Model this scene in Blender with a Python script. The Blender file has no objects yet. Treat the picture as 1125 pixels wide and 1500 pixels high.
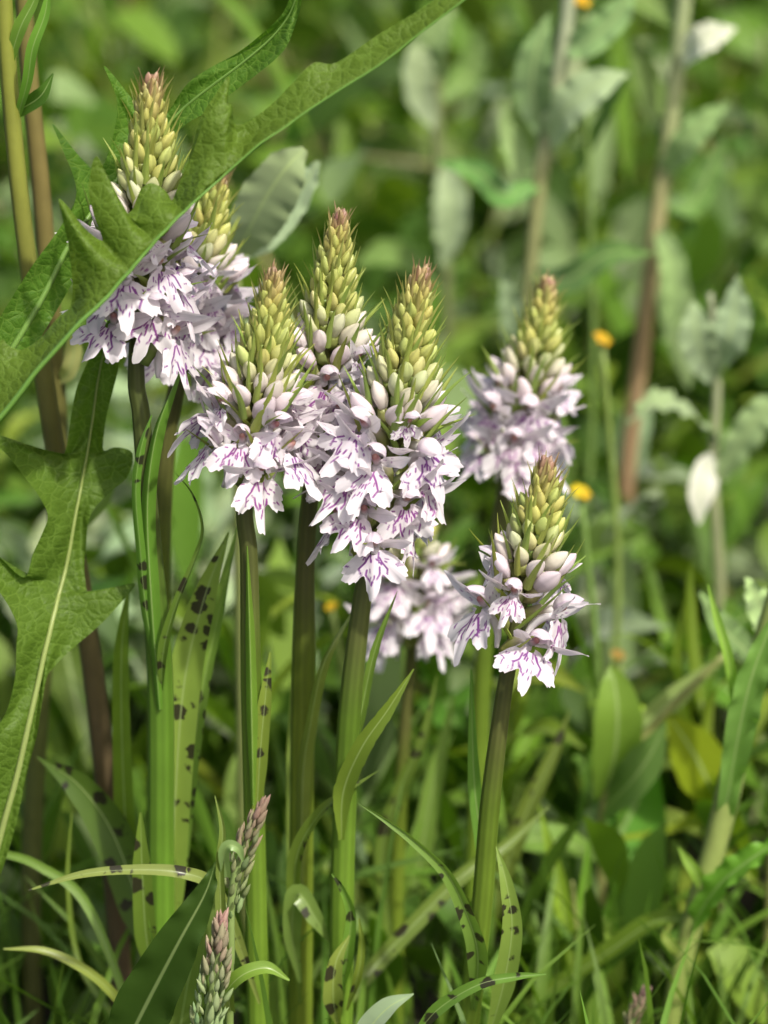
import bpy, math, random
import numpy as np
from mathutils import Vector, Matrix
R = math.radians
rng = random.Random(11)
NP = np.random.default_rng(5)
scn = bpy.context.scene
col = scn.collection

# ------------------------------------------------------------------ camera
PITCH = R(20.0); DIST = 0.70; FPX = 4900.0          # photograph pixels (1125 x 1500): 7 px per mm at the orchids
CEN = Vector((0, 0, 0.17))
FWD = Vector((0, math.cos(PITCH), -math.sin(PITCH))); UPV = Vector((0, math.sin(PITCH), math.cos(PITCH)))
CAM = CEN - FWD * DIST
cd = bpy.data.cameras.new('camera'); cam = bpy.data.objects.new('camera', cd); col.objects.link(cam)
cam.location = CAM; cam.rotation_euler = (math.pi / 2 - PITCH, 0, 0)
cd.sensor_fit = 'VERTICAL'; cd.sensor_height = 24.0; cd.sensor_width = 18.0; cd.lens = 24.0 * FPX / 1500.0
cd.clip_start = 0.02; cd.clip_end = 500.0
cd.dof.use_dof = True; cd.dof.focus_distance = 0.697; cd.dof.aperture_fstop = 6.8; cd.dof.aperture_blades = 7
scn.camera = cam

# ------------------------------------------------------------------ light
SUN_EL, SUN_AZ = R(51), R(57)       # azimuth measured from +x towards the camera (-y)
sd = Vector((math.cos(SUN_EL) * math.cos(SUN_AZ), -math.cos(SUN_EL) * math.sin(SUN_AZ), math.sin(SUN_EL)))
w = bpy.data.worlds.new('World'); scn.world = w; w.use_nodes = True
nt = w.node_tree
sky = nt.nodes.new('ShaderNodeTexSky'); sky.sky_type = 'NISHITA'; sky.sun_disc = False
sky.sun_elevation = SUN_EL; sky.sun_rotation = math.atan2(sd.x, sd.y)
sky.air_density = 0.8; sky.dust_density = 5.0; sky.ozone_density = 0.6
nt.links.new(sky.outputs[0], nt.nodes['Background'].inputs[0]); nt.nodes['Background'].inputs[1].default_value = 0.15
sl = bpy.data.lights.new('sun', 'SUN'); sl.energy = 3.5; sl.angle = R(2.0); sl.color = (1.0, 0.955, 0.87)
so = bpy.data.objects.new('sun', sl); col.objects.link(so); so.location = (1, -1, 2)
so.rotation_euler = sd.to_track_quat('Z', 'Y').to_euler()
vs = scn.view_settings; vs.view_transform = 'Standard'; vs.look = 'None'; vs.gamma = 1.0; vs.exposure = 0.55
vs.use_curve_mapping = False
scn.cycles.max_bounces = 8; scn.cycles.transparent_max_bounces = 4

# ------------------------------------------------------------------ helpers
def P(px, py, y=0.0):
    d = FWD + Vector(((px - 562.5) / FPX, 0, 0)) + UPV * ((750.0 - py) / FPX)
    return CAM + d * ((y - CAM.y) / d.y)
def pxm(y, py=750.0):               # metres per photograph pixel at that depth
    p = P(562.5, py, y); return (p - CAM).dot(FWD) / FPX
def catmull(pts, n):
    p = np.array([list(q) for q in pts], float)
    if len(p) == 2: p = np.vstack([p[0], (p[0] + p[1]) / 2, p[1]])
    q = np.vstack([2 * p[0] - p[1], p, 2 * p[-1] - p[-2]])
    m = len(p) - 1
    t = np.linspace(0, m, n); k = np.minimum(t.astype(int), m - 1); f = (t - k)[:, None]
    a, b, c, d = q[k], q[k + 1], q[k + 2], q[k + 3]
    return 0.5 * ((2 * b) + (-a + c) * f + (2 * a - 5 * b + 4 * c - d) * f**2 + (-a + 3 * b - 3 * c + d) * f**3)
def unit(a): return a / np.maximum(np.linalg.norm(a, axis=-1, keepdims=True), 1e-12)
def mesh(name, V, F, C=None, UV=None, UVN=None, mat=None, smooth=True):
    V = np.asarray(V, np.float32); F = np.asarray(F, np.int32)
    me = bpy.data.meshes.new(name); k = F.shape[1]
    me.vertices.add(len(V)); me.vertices.foreach_set('co', V.ravel())
    me.loops.add(F.size); me.loops.foreach_set('vertex_index', F.ravel())
    me.polygons.add(len(F)); me.polygons.foreach_set('loop_start', np.arange(0, F.size, k, dtype=np.int32))
    me.update(calc_edges=True)
    if smooth: me.polygons.foreach_set('use_smooth', np.ones(len(F), bool))
    if C is None: C = np.ones((len(V), 3))
    C = np.asarray(C, np.float32)
    if C.ndim == 1: C = np.tile(C, (len(V), 1))
    ca = me.color_attributes.new('Col', 'FLOAT_COLOR', 'POINT')
    ca.data.foreach_set('color', np.hstack([C, np.ones((len(V), 1), np.float32)]).astype(np.float32).ravel())
    for nm, u in (('UVMap', UV), ('UVN', UVN)):
        if u is not None:
            l = me.uv_layers.new(name=nm); l.data.foreach_set('uv', np.asarray(u, np.float32)[F.ravel()].ravel())
    if mat: me.materials.append(mat)
    me.validate(); return me
def grid_faces(nr, nc, wrap=False):
    i, j = np.meshgrid(np.arange(nr - 1), np.arange(nc if wrap else nc - 1), indexing='ij')
    j2 = (j + 1) % nc
    return np.stack([i * nc + j, i * nc + j2, (i + 1) * nc + j2, (i + 1) * nc + j], -1).reshape(-1, 4)
def tube(path, radii, seg=10, ridge=0.0, nr=5, C=None, tip=True):
    """closed tube along path; returns V,F,C"""
    p = np.asarray(path, float); n = len(p)
    r = np.interp(np.linspace(0, 1, n), np.linspace(0, 1, len(radii)), radii)
    T = unit(np.gradient(p, axis=0)); ref = np.array([0, 1, 0.0]) if abs(T[:, 1]).max() < .9 else np.array([1.0, 0, 0])
    A = unit(np.cross(T, ref)); B = np.cross(T, A)
    th = np.linspace(0, 2 * np.pi, seg, endpoint=False)
    rr = r[:, None] * (1 + ridge * np.cos(nr * th))[None]
    V = p[:, None] + rr[..., None] * (np.cos(th)[None, :, None] * A[:, None] + np.sin(th)[None, :, None] * B[:, None])
    F = grid_faces(n, seg, True); V = V.reshape(-1, 3)
    Cc = np.ones((n, 3)) if C is None else np.array([np.interp(np.linspace(0, 1, n), np.linspace(0, 1, len(C)), np.array(C)[:, k]) for k in range(3)]).T
    Cc = np.repeat(Cc, seg, 0)
    V = np.vstack([V, p[:1], p[-1:]]); Cc = np.vstack([Cc, Cc[:1], Cc[-1:]])
    a = n * seg; j = np.arange(seg); j2 = (j + 1) % seg
    F = np.vstack([F, np.stack([j2, j, np.full(seg, a), np.full(seg, a)], 1), np.stack([(n-1)*seg + j, (n-1)*seg + j2, np.full(seg, a+1), np.full(seg, a+1)], 1)])
    return V, F, Cc
def clean_tris(F):                   # quads with doubled last corner -> keep as quads by degenerate split
    return F
def tube_mesh(name, path, radii, mat, seg=10, ridge=0.0, nr=5, C=None):
    V, F, Cc = tube(path, radii, seg, ridge, nr, C)
    q = F[F[:, 2] != F[:, 3]]; t = F[F[:, 2] == F[:, 3]][:, :3]
    me = bpy.data.meshes.new(name)
    me.from_pydata([tuple(v) for v in V], [], [tuple(map(int, f)) for f in q] + [tuple(map(int, f)) for f in t])
    me.polygons.foreach_set('use_smooth', np.ones(len(me.polygons), bool))
    ca = me.color_attributes.new('Col', 'FLOAT_COLOR', 'POINT')
    ca.data.foreach_set('color', np.hstack([Cc, np.ones((len(Cc), 1))]).astype(np.float32).ravel())
    me.materials.append(mat); return me
def ribbon(name, pts, widths, mat, face=(0, -1, .35), fold=0.25, nu=26, nv=7, wave=0.0, wfreq=5.0, twist=0.0, C=None, seed=0, edge=0.0):
    """a leaf blade along a 3-D curve; widths = full widths in metres along it"""
    p = catmull(pts, nu); s = np.linspace(0, 1, nu)
    hw = np.interp(s, np.linspace(0, 1, len(widths)), widths) * .5
    hw = np.maximum(np.convolve(np.pad(hw, 1, 'edge'), [.25, .5, .25], 'valid'), 1e-5)
    T = unit(np.gradient(p, axis=0)); f = np.array(face, float)
    S = unit(np.cross(T, f[None])); N = np.cross(S, T)
    tw = np.array(twist) if np.ndim(twist) else np.array([0, twist])
    a = np.interp(s, np.linspace(0, 1, len(tw)), tw)[:, None]
    S, N = S * np.cos(a) + N * np.sin(a), N * np.cos(a) - S * np.sin(a)
    v = np.linspace(-1, 1, nv); rs = np.random.default_rng(seed)
    ph = rs.uniform(0, 6.28, 4)
    W = wave * (np.sin(s[:, None] * wfreq * 6.28 + ph[0] + np.sign(v) * 1.3) + .6 * np.sin(s[:, None] * wfreq * 11 + ph[1] + np.sign(v) * 2.2)) * np.abs(v)[None]**2
    if edge: hw2 = hw[:, None] * (1 + edge * (np.sin(s * wfreq * 17 + ph[2]) + np.sin(s * wfreq * 29 + ph[3]))[:, None] * (np.abs(v)[None] > .9))
    else: hw2 = hw[:, None] * np.ones(nv)[None]
    V = p[:, None] + S[:, None] * (hw2 * v * math.cos(fold))[..., None] + N[:, None] * (hw2 * np.abs(v)**1.3 * math.sin(fold) + W)[..., None]
    L = np.concatenate([[0], np.cumsum(np.linalg.norm(np.diff(p, axis=0), axis=1))])
    UV = np.stack([hw[:, None] * v * 100 + seed * 3.7, np.repeat(L[:, None] * 100, nv, 1) + seed * 1.9], -1)
    UVN = np.stack([np.tile(v * .5 + .5, (nu, 1)), np.repeat(s[:, None], nv, 1)], -1)
    Cc = None
    if C is not None:
        C = np.array(C, float)
        Cc = np.repeat(np.array([np.interp(s, np.linspace(0, 1, len(C)), C[:, k]) for k in range(3)]).T, nv, 0) if C.ndim == 2 else C
    return mesh(name, V.reshape(-1, 3), grid_faces(nu, nv), Cc, UV.reshape(-1, 2), UVN.reshape(-1, 2), mat)
def add(name, me, parent=None, M=None, color=None):
    o = bpy.data.objects.new(name, me); col.objects.link(o)
    if parent is not None:
        o.parent = parent
        o.matrix_basis = (Matrix.Translation(-parent.location) if M is None else M)
    elif M is not None: o.matrix_basis = M
    if color is not None: o.color = (*color, 1)
    return o
def root(name, label, cat, loc, group=None):
    o = bpy.data.objects.new(name, None); col.objects.link(o); o.location = loc; o.empty_display_size = .01
    o['label'] = label; o['category'] = cat
    if group: o['group'] = group
    return o

# ------------------------------------------------------------------ materials
def ramp(n, src, pts):
    r = n.nodes.new('ShaderNodeValToRGB'); e = r.color_ramp.elements
    e[0].position, e[0].color = pts[0][0], (*[pts[0][1]] * 3, 1); e[1].position, e[1].color = pts[1][0], (*[pts[1][1]] * 3, 1)
    n.links.new(src, r.inputs[0]); return r.outputs[0]
def mixc(n, fac, a, b, mode='MIX'):
    m = n.nodes.new('ShaderNodeMix'); m.data_type = 'RGBA'; m.blend_type = mode
    for s, x in ((0, fac), (6, a), (7, b)):
        if hasattr(x, 'links'): n.links.new(x, m.inputs[s])
        else: m.inputs[s].default_value = x if s == 0 else (*x, 1)
    return m.outputs[2]
def math_(n, op, a, b=None, clamp=False):
    m = n.nodes.new('ShaderNodeMath'); m.operation = op; m.use_clamp = clamp
    for s, x in ((0, a), (1, b)):
        if x is None: continue
        if hasattr(x, 'links'): n.links.new(x, m.inputs[s])
        else: m.inputs[s].default_value = x
    return m.outputs[0]
def plant_mat(name, base=(1, 1, 1), trans=.35, tcol=(1.3, 1.35, .6), rough=.45, spec=.4, var=.25, spots=0.0, midrib=None, veins=None, streak=0.0, bump=.0, mottle=.2, fuzz=0.0, mscale=2.5, sss=0):
    m = bpy.data.materials.new(name); m.use_nodes = True; n = m.node_tree; n.nodes.clear()
    out = n.nodes.new('ShaderNodeOutputMaterial'); bs = n.nodes.new('ShaderNodeBsdfPrincipled'); tr = n.nodes.new('ShaderNodeBsdfTranslucent')
    mx = n.nodes.new('ShaderNodeMixShader')
    at = n.nodes.new('ShaderNodeAttribute'); at.attribute_name = 'Col'
    oi = n.nodes.new('ShaderNodeObjectInfo')
    uv = n.nodes.new('ShaderNodeUVMap'); uv.uv_map = 'UVMap'
    tc = n.nodes.new('ShaderNodeTexCoord')
    c = mixc(n, 1.0, at.outputs[0], oi.outputs['Color'], 'MULTIPLY'); c = mixc(n, 1.0, c, base, 'MULTIPLY')
    # colour mottling in real space
    nz = n.nodes.new('ShaderNodeTexNoise'); nz.inputs['Scale'].default_value = mscale * 100; nz.inputs['Detail'].default_value = 4
    n.links.new(tc.outputs['Object'], nz.inputs['Vector'])
    k = math_(n, 'MULTIPLY_ADD', nz.outputs[0], mottle * 2); n.nodes[-1].inputs[2].default_value = 1 - mottle
    if var:
        hs = n.nodes.new('ShaderNodeHueSaturation')
        n.links.new(math_(n, 'ADD', math_(n, 'MULTIPLY', oi.outputs['Random'], .05), .475), hs.inputs['Hue'])
        vv = math_(n, 'ADD', math_(n, 'MULTIPLY', math_(n, 'FRACT', math_(n, 'MULTIPLY', oi.outputs['Random'], 7.13)), 2 * var), 1 - var)
        n.links.new(math_(n, 'MULTIPLY', vv, k), hs.inputs['Value']); n.links.new(c, hs.inputs['Color']); c = hs.outputs[0]
    else:
        g = n.nodes.new('ShaderNodeHueSaturation'); n.links.new(k, g.inputs['Value']); n.links.new(c, g.inputs['Color']); c = g.outputs[0]
    hgt = None
    if streak:
        un = n.nodes.new('ShaderNodeUVMap'); un.uv_map = 'UVMap'
        sx = n.nodes.new('ShaderNodeSeparateXYZ'); n.links.new(un.outputs[0], sx.inputs[0])
        wv = math_(n, 'SINE', math_(n, 'MULTIPLY', sx.outputs[0], streak))
        hgt = wv
        c = mixc(n, ramp(n, wv, ((0.2, 0), (1, .22))), c, (.35, .45, .2), 'MIX')
    if veins:
        vo = n.nodes.new('ShaderNodeTexVoronoi'); vo.feature = 'DISTANCE_TO_EDGE'; vo.inputs['Scale'].default_value = veins
        dn = n.nodes.new('ShaderNodeTexNoise'); dn.inputs['Scale'].default_value = 2.0; n.links.new(uv.outputs[0], dn.inputs[0])
        wp = mixc(n, .22, uv.outputs[0], dn.outputs['Color'], 'ADD'); n.links.new(wp, vo.inputs['Vector'])
        v2 = n.nodes.new('ShaderNodeTexVoronoi'); v2.feature = 'DISTANCE_TO_EDGE'; v2.inputs['Scale'].default_value = veins * 2.6; n.links.new(wp, v2.inputs['Vector'])
        e1 = ramp(n, vo.outputs['Distance'], ((0.0, 1), (.075, 0))); e2 = ramp(n, v2.outputs['Distance'], ((0, .4), (.12, 0)))
        e = math_(n, 'MAXIMUM', e1, e2)
        c = mixc(n, math_(n, 'MULTIPLY', e, .45), c, (.20, .32, .055))
        hgt = math_(n, 'ADD', ramp(n, vo.outputs['Distance'], ((0, 0), (.28, 1))), math_(n, 'MULTIPLY', ramp(n, v2.outputs['Distance'], ((0, 0), (.25, 1))), .35))
    if spots:
        mp = n.nodes.new('ShaderNodeMapping'); mp.inputs['Scale'].default_value = (2.2, 2.5, 1); n.links.new(uv.outputs[0], mp.inputs[0])
        vo = n.nodes.new('ShaderNodeTexVoronoi'); vo.inputs['Scale'].default_value = 1.0; vo.inputs['Randomness'].default_value = .75
        dn = n.nodes.new('ShaderNodeTexNoise'); dn.inputs['Scale'].default_value = 6; n.links.new(uv.outputs[0], dn.inputs[0])
        n.links.new(mixc(n, .55, mp.outputs[0], dn.outputs['Color'], 'ADD'), vo.inputs['Vector'])
        sx = n.nodes.new('ShaderNodeSeparateColor'); n.links.new(vo.outputs['Color'], sx.inputs[0])
        rad = math_(n, 'MULTIPLY', math_(n, 'ADD', math_(n, 'MULTIPLY', sx.outputs[0], .64), -.09), 1.0)
        f = math_(n, 'MULTIPLY', math_(n, 'SUBTRACT', rad, vo.outputs['Distance']), 7, True)
        f = ramp(n, math_(n, 'ADD', math_(n, 'MULTIPLY', f, .5), 0.0), ((0, 0), (.32, .93)))
        c = mixc(n, f, c, (.024, .017, .014))
    if midrib:
        un = n.nodes.new('ShaderNodeUVMap'); un.uv_map = 'UVN'
        sx = n.nodes.new('ShaderNodeSeparateXYZ'); n.links.new(un.outputs[0], sx.inputs[0])
        d = math_(n, 'ABSOLUTE', math_(n, 'SUBTRACT', sx.outputs[0], .5))
        f = ramp(n, d, ((midrib * .6, 1), (midrib * 1.4, 0)))
        c = mixc(n, math_(n, 'MULTIPLY', f, .7), c, (.34, .44, .17))
    if bump:
        b = n.nodes.new('ShaderNodeBump'); b.inputs['Strength'].default_value = bump; b.inputs['Distance'].default_value = .0006
        if hgt is None: hgt = nz.outputs[0]
        n.links.new(hgt, b.inputs['Height']); n.links.new(b.outputs[0], bs.inputs['Normal']); n.links.new(b.outputs[0], tr.inputs['Normal'])
    n.links.new(c, bs.inputs['Base Color']); bs.inputs['Roughness'].default_value = rough; bs.inputs['Specular IOR Level'].default_value = spec
    if fuzz:
        bs.inputs['Sheen Weight'].default_value = fuzz; bs.inputs['Sheen Roughness'].default_value = .5
    if sss:
        bs.inputs['Subsurface Weight'].default_value = sss; bs.inputs['Subsurface Radius'].default_value = (1, .9, .8); bs.inputs['Subsurface Scale'].default_value = .0015
    n.links.new(mixc(n, 1, c, tcol, 'MULTIPLY'), tr.inputs[0])
    mx.inputs[0].default_value = trans; n.links.new(bs.outputs[0], mx.inputs[1]); n.links.new(tr.outputs[0], mx.inputs[2])
    n.links.new(mx.outputs[0], out.inputs[0]); return m
M_PETAL = plant_mat('petal', trans=.42, tcol=(1.04, 1.0, 1.0), rough=.5, spec=.25, var=.05, mottle=.05, mscale=8)
M_BUD = plant_mat('bud', trans=.25, tcol=(1.1, 1.05, .9), rough=.38, spec=.45, var=.1, mottle=.12, mscale=6)
M_BRACT = plant_mat('bract', trans=.35, rough=.4, spec=.45, var=.12, mottle=.15, mscale=5)
M_STEM = plant_mat('orchid_stem', trans=.12, rough=.36, spec=.5, var=.06, mottle=.25, mscale=1.2, bump=.1)
M_OLEAF = plant_mat('orchid_leaf', trans=.4, rough=.34, spec=.5, var=.1, mottle=.18, spots=.0, midrib=.03, bump=.05, mscale=1.5)
M_SPOT = plant_mat('spotted_leaf', trans=.4, rough=.34, spec=.5, var=.1, mottle=.15, spots=.86, midrib=.02, bump=.05, mscale=1.5)
M_LOBE = plant_mat('lobed_leaf', trans=.5, tcol=(1.25, 1.4, .45), rough=.5, spec=.25, var=.05, mottle=.25, veins=4.0, bump=.36, mscale=.8)
M_RIB = plant_mat('leaf_rib', trans=.2, rough=.4, spec=.4, var=.05, mottle=.1)
M_HERB = plant_mat('herb_leaf', base=(1.1, 1.15, 1.0), trans=.45, tcol=(1.2, 1.3, .45), rough=.48, spec=.3, var=.32, mottle=.25, midrib=.03, bump=.2, mscale=.8)
M_WOOL = plant_mat('woolly_leaf', base=(1.25, 1.2, 1.1), trans=.3, tcol=(1.1, 1.15, .8), rough=.8, spec=.2, var=.18, mottle=.15, midrib=.03, fuzz=.35, bump=.3, mscale=2)
M_HSTEM = plant_mat('herb_stem', trans=.1, rough=.5, spec=.35, var=.15, mottle=.3, mscale=1.5, bump=.2)
M_YEL = plant_mat('yellow_petal', trans=.3, tcol=(1.1, 1, .6), rough=.4, var=.08, mottle=.05)
M_SPIKE = plant_mat('spikelet', trans=.25, rough=.6, spec=.25, var=.12, mottle=.2, mscale=6)
M_COVER = plant_mat('undergrowth', base=(.98, 1.05, .82), trans=.4, tcol=(1.2, 1.3, .4), rough=.5, spec=.25, var=0, mottle=.25, mscale=.6)
def soil_mat():
    m = bpy.data.materials.new('soil'); m.use_nodes = True; n = m.node_tree; b = n.nodes['Principled BSDF']
    t = n.nodes.new('ShaderNodeTexCoord'); z = n.nodes.new('ShaderNodeTexNoise'); z.inputs['Scale'].default_value = 22; z.inputs['Detail'].default_value = 8
    n.links.new(t.outputs['Object'], z.inputs['Vector'])
    c = mixc(n, ramp(n, z.outputs[0], ((.4, 0), (.65, 1))), (.022, .016, .010), (.035, .055, .014)); n.links.new(c, b.inputs['Base Color']); b.inputs['Roughness'].default_value = .95
    bp = n.nodes.new('ShaderNodeBump'); bp.inputs['Distance'].default_value = .01; n.links.new(z.outputs[0], bp.inputs['Height']); n.links.new(bp.outputs[0], b.inputs['Normal'])
    return m
M_SOIL = soil_mat()

# ------------------------------------------------------------------ ground
def ground():
    xs = np.concatenate([[-200, -60, -20, -6], np.linspace(-2, 2, 41), [6, 20, 60, 200]])
    ys = np.concatenate([[-200, -60, -20, -6], np.linspace(-2, 4, 61), [8, 20, 60, 200]])
    X, Y = np.meshgrid(xs, ys, indexing='xy')
    Z = -.004 + .006 * np.sin(X * 7 + 1) * np.sin(Y * 6) + .004 * np.sin(X * 19) * np.sin(Y * 17 + 2)
    me = mesh('ground', np.stack([X, Y, Z], -1).reshape(-1, 3), grid_faces(len(ys), len(xs)), mat=M_SOIL)
    o = add('ground', me); o['kind'] = 'structure'; o['label'] = 'dark damp meadow soil under the plants'
ground()

# ------------------------------------------------------------------ orchid flower pieces (millimetres in their own frame, y outward, z up)
WHITE = np.array([.755, .73, .742]); PURP = np.array([.20, .012, .23]); LILAC = np.array([.64, .50, .63])
def stroke_mask(U, V, strokes):
    m = np.zeros(U.shape)
    for pts, th in strokes:
        for (a, b), (c, d) in zip(pts[:-1], pts[1:]):
            dx, dy = c - a, d - b; L2 = dx * dx + dy * dy + 1e-9
            t = np.clip(((U - a) * dx + (V - b) * dy) / L2, 0, 1)
            dd = np.hypot(U - a - t * dx, V - b - t * dy)
            m = np.maximum(m, np.clip((th * .5 - dd) / .12 + .5, 0, 1))
    return m
def lip_mesh(seed):
    r = random.Random(seed); rs = np.random.default_rng(seed)
    nth, nr = 120, 40
    th = np.linspace(-R(104), R(104), nth)
    td = np.degrees(np.abs(th)); w = r.uniform(.92, 1.1)
    keys = np.array([(0, 10.0), (5, 9.5), (9, 8.2), (13, 6.3), (17, 5.2), (21, 5.6), (27, 7.2), (36, 8.3), (46, 8.5), (56, 7.6), (66, 5.6), (78, 3.6), (92, 2.2), (104, 1.4)])
    tooth = r.uniform(-.6, .8)
    keys[:3, 1] += tooth
    Rm = np.interp(td, keys[:, 0], keys[:, 1])
    Rm = np.convolve(np.pad(Rm, 2, 'edge'), [.1, .2, .4, .2, .1], 'valid')
    cren = sum(rs.uniform(.08, .2) * np.sin(th * f + rs.uniform(0, 6)) for f in (23, 31, 47, 61))
    Rm = Rm + cren * np.clip((Rm - 3) / 4, 0, 1)
    t = np.linspace(.0, 1, nr)
    rad = .9 + (Rm[None] - .9) * t[:, None]
    U = rad * np.sin(th)[None] * w; Vd = rad * np.cos(th)[None] + .4
    # relief: centre ridge, side lobes swept back, ruffled margin
    rel = .10 * Vd - .022 * U**2 * r.uniform(.5, 1.5) + .5 * np.exp(-(U / 1.1)**2) + .012 * Vd**2 * r.uniform(-1.2, .6)
    ruf = (.45 * np.sin(th * 9 + r.uniform(0, 6)) + .3 * np.sin(th * 17 + r.uniform(0, 6)))[None] * t[:, None]**3
    rel = rel + ruf
    V = np.stack([U, rel, -Vd], -1).reshape(-1, 3) * .001
    st = []
    for sgn in (-1, 1):
        j = lambda a: a + r.gauss(0, .18)
        if r.random() < .85:     # the bold loop
            st.append(([(sgn * j(1.2), j(1.6)), (sgn * j(2.0), j(3.0)), (sgn * j(2.9), j(4.2)), (sgn * j(2.7), j(5.6))], r.uniform(.34, .5)))
        st.append(([(sgn * j(.55), j(1.0)), (sgn * j(.75), j(2.6))], .32))
        if r.random() < .6: st.append(([(sgn * j(1.3), j(4.2)), (sgn * j(1.4), j(5.5)), (sgn * j(.7), j(6.3))], .4))
        for _ in range(r.randint(7, 11)):   # dashes running out from the throat
            a = sgn * r.uniform(.08, 1.25); q = r.uniform(2.0, 6.9); l = r.uniform(.3, .95); b = a + r.gauss(0, .1)
            st.append(([(q * math.sin(a), q * math.cos(a)), ((q + l) * math.sin(b), (q + l) * math.cos(b))], r.uniform(.22, .36)))
    for _ in range(4):
        q = r.uniform(1.5, 7.5); a = r.uniform(-.12, .12); st.append(([(q * math.sin(a), q), ((q + .8) * math.sin(a + .03), q + .8)], .34))
    m = stroke_mask(U, Vd, st)[..., None]
    base = WHITE + (LILAC - WHITE) * (np.exp(-((U / 2.2)**2 + ((Vd - 1.5) / 2.2)**2)) * .55)[..., None]
    C = base * (1 - m * .93) + PURP * m * .93
    return mesh('lip', V, grid_faces(nr, nth), C.reshape(-1, 3), mat=M_PETAL)
def blade(name, length, width, bend, cup, seed, marks=0, nu=24, nv=13, tipw=.12, col0=WHITE, peak=.42):
    """a petal from the origin along +y (mm), width along x, upper face +z"""
    rs = np.random.default_rng(seed); r = random.Random(seed)
    s = np.linspace(0, 1, nu); v = np.linspace(-1, 1, nv)
    hw = width * .5 * np.interp(s, [0, .12, peak, .7, .88, .97, 1], [.42, .68, 1, .74, .36, tipw, .03])
    hw = np.convolve(np.pad(hw, 1, 'edge'), [.25, .5, .25], 'valid')
    X = hw[:, None] * v[None]; Y = np.repeat((s * length)[:, None], nv, 1)
    Z = bend * (s**2)[:, None] * length - cup * (X**2) / (width * .5) + .10 * rs.normal() * np.sin(s * 8)[:, None] * v[None]
    Z = Z + (.12 * np.sin(s * 11 + rs.uniform(0, 6)))[:, None] * np.abs(v)[None]
    st = []
    for _ in range(marks):
        q = r.uniform(.2, .8) * length; x = r.uniform(-.6, .6) * width * .5; l = r.uniform(.3, .9)
        st.append(([(x, q), (x + r.gauss(0, .12), q + l)], r.uniform(.2, .34)))
    C = np.tile(col0, (nu, nv, 1)) * (1 - .14 * np.exp(-(v / .16)**2) - .06 * (.5 + .5 * np.cos(v * 17)))[None, :, None] * np.array([1, .985, 1])
    if st:
        m = stroke_mask(X, Y, st)[..., None] * .85; C = C * (1 - m) + PURP * m
    return mesh(name, np.stack([X, Y, Z], -1).reshape(-1, 3) * .001, grid_faces(nu, nv), C.reshape(-1, 3), mat=M_PETAL)
def hood_mesh(seed):
    """dorsal sepal and petals leaning together: a pointed vault open below"""
    rs = np.random.default_rng(seed); nu, nv = 20, 19
    s = np.linspace(0, 1, nu); a = np.linspace(-R(112), R(112), nv)
    L = 7.4 + rs.uniform(-.6, .8); wd = np.interp(s, [0, .2, .5, .8, .95, 1], [1.1, 1.9, 2.35, 1.9, 1.25, .75]); ht = np.interp(s, [0, .2, .5, .8, 1], [1.2, 1.8, 1.9, 1.2, .35])
    X = wd[:, None] * np.sin(a)[None] * (1 + .1 * rs.normal() * s[:, None])
    Z = ht[:, None] * np.cos(a)[None] + (.9 * np.sin(s * 2.4) - 1.9 * s**2)[:, None] * .9
    tp = .80 + .20 * np.cos(a * 180 / 62.0 * math.pi / 180 * 2)
    Y = (s * L)[:, None] * (1 + (tp - 1)[None] * s[:, None]**2) - .7 * (1 - np.cos(a))[None] * s[:, None]
    flare = (np.abs(a) > R(88)) * .5 * s[:, None]; X = X + np.sign(a)[None] * flare
    C = np.tile(WHITE * np.array([1, .965, 1.0]), (nu, nv, 1)) * (1 - np.array([.16, .24, .14])[None, None] * np.exp(-(np.sin(a * 4.1) / .3)**2)[None, :, None])
    return mesh('hood', np.stack([X, Y, Z], -1).reshape(-1, 3) * .001, grid_faces(nu, nv), C.reshape(-1, 3), mat=M_PETAL)
def flower_core(seed):
    """ovary stalk, spur and the reddish column under the hood, one mesh"""
    r = random.Random(seed)
    V1, F1, C1 = tube(catmull([(0, -6.5, -5.5), (0, -4.6, -2.6), (0, -2.2, -.6), (0, 0, 0)], 10) * .001, np.array([.9, 1.3, 1.2, .9]) * .001, 8, .12, 3, [(.28, .34, .09), (.30, .36, .10), (.45, .42, .30), WHITE * .9])
    V2, F2, C2 = tube(catmull([(0, .2, -.6), (0, -1.8, -2.2), (r.uniform(-.5, .5), -3.2, -5), (r.uniform(-.8, .8), -3.0, -8)], 9) * .001, np.array([1.0, 1.0, .8, .45]) * .001, 7, 0, 3, [WHITE, WHITE * .97])
    V3, F3, C3 = tube(catmull([(0, .2, .3), (0, .9, 1.0), (0, 1.6, 1.6), (0, 1.9, 1.9)], 7) * .001, np.array([.75, .8, .62, .3]) * .001, 8, 0, 3, [WHITE * .9, (.66, .52, .55), (.45, .22, .20), (.50, .30, .24)])
    V = np.vstack([V1, V2, V3]); C = np.vstack([C1, C2, C3]); F = np.vstack([F1, F2 + len(V1), F3 + len(V1) + len(V2)])
    me = bpy.data.meshes.new('flower')
    me.from_pydata([tuple(v) for v in V], [], [tuple(map(int, f)) if f[2] != f[3] else tuple(map(int, f[:3])) for f in F])
    me.polygons.foreach_set('use_smooth', np.ones(len(me.polygons), bool))
    ca = me.color_attributes.new('Col', 'FLOAT_COLOR', 'POINT'); ca.data.foreach_set('color', np.hstack([C, np.ones((len(C), 1))]).astype(np.float32).ravel())
    me.materials.append(M_PETAL); return me
LIPS = [lip_mesh(i) for i in range(9)]
SEPALS = [blade('sepal', 9.8 + .6 * (i % 3), 3.5, (.06, -.1, .12, 0, .18)[i % 5], .25, 40 + i, marks=(3, 0, 5, 2, 6)[i % 5]) for i in range(7)]
HOODS = [hood_mesh(60 + i) for i in range(6)]
CORES = [flower_core(80 + i) for i in range(4)]
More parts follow.
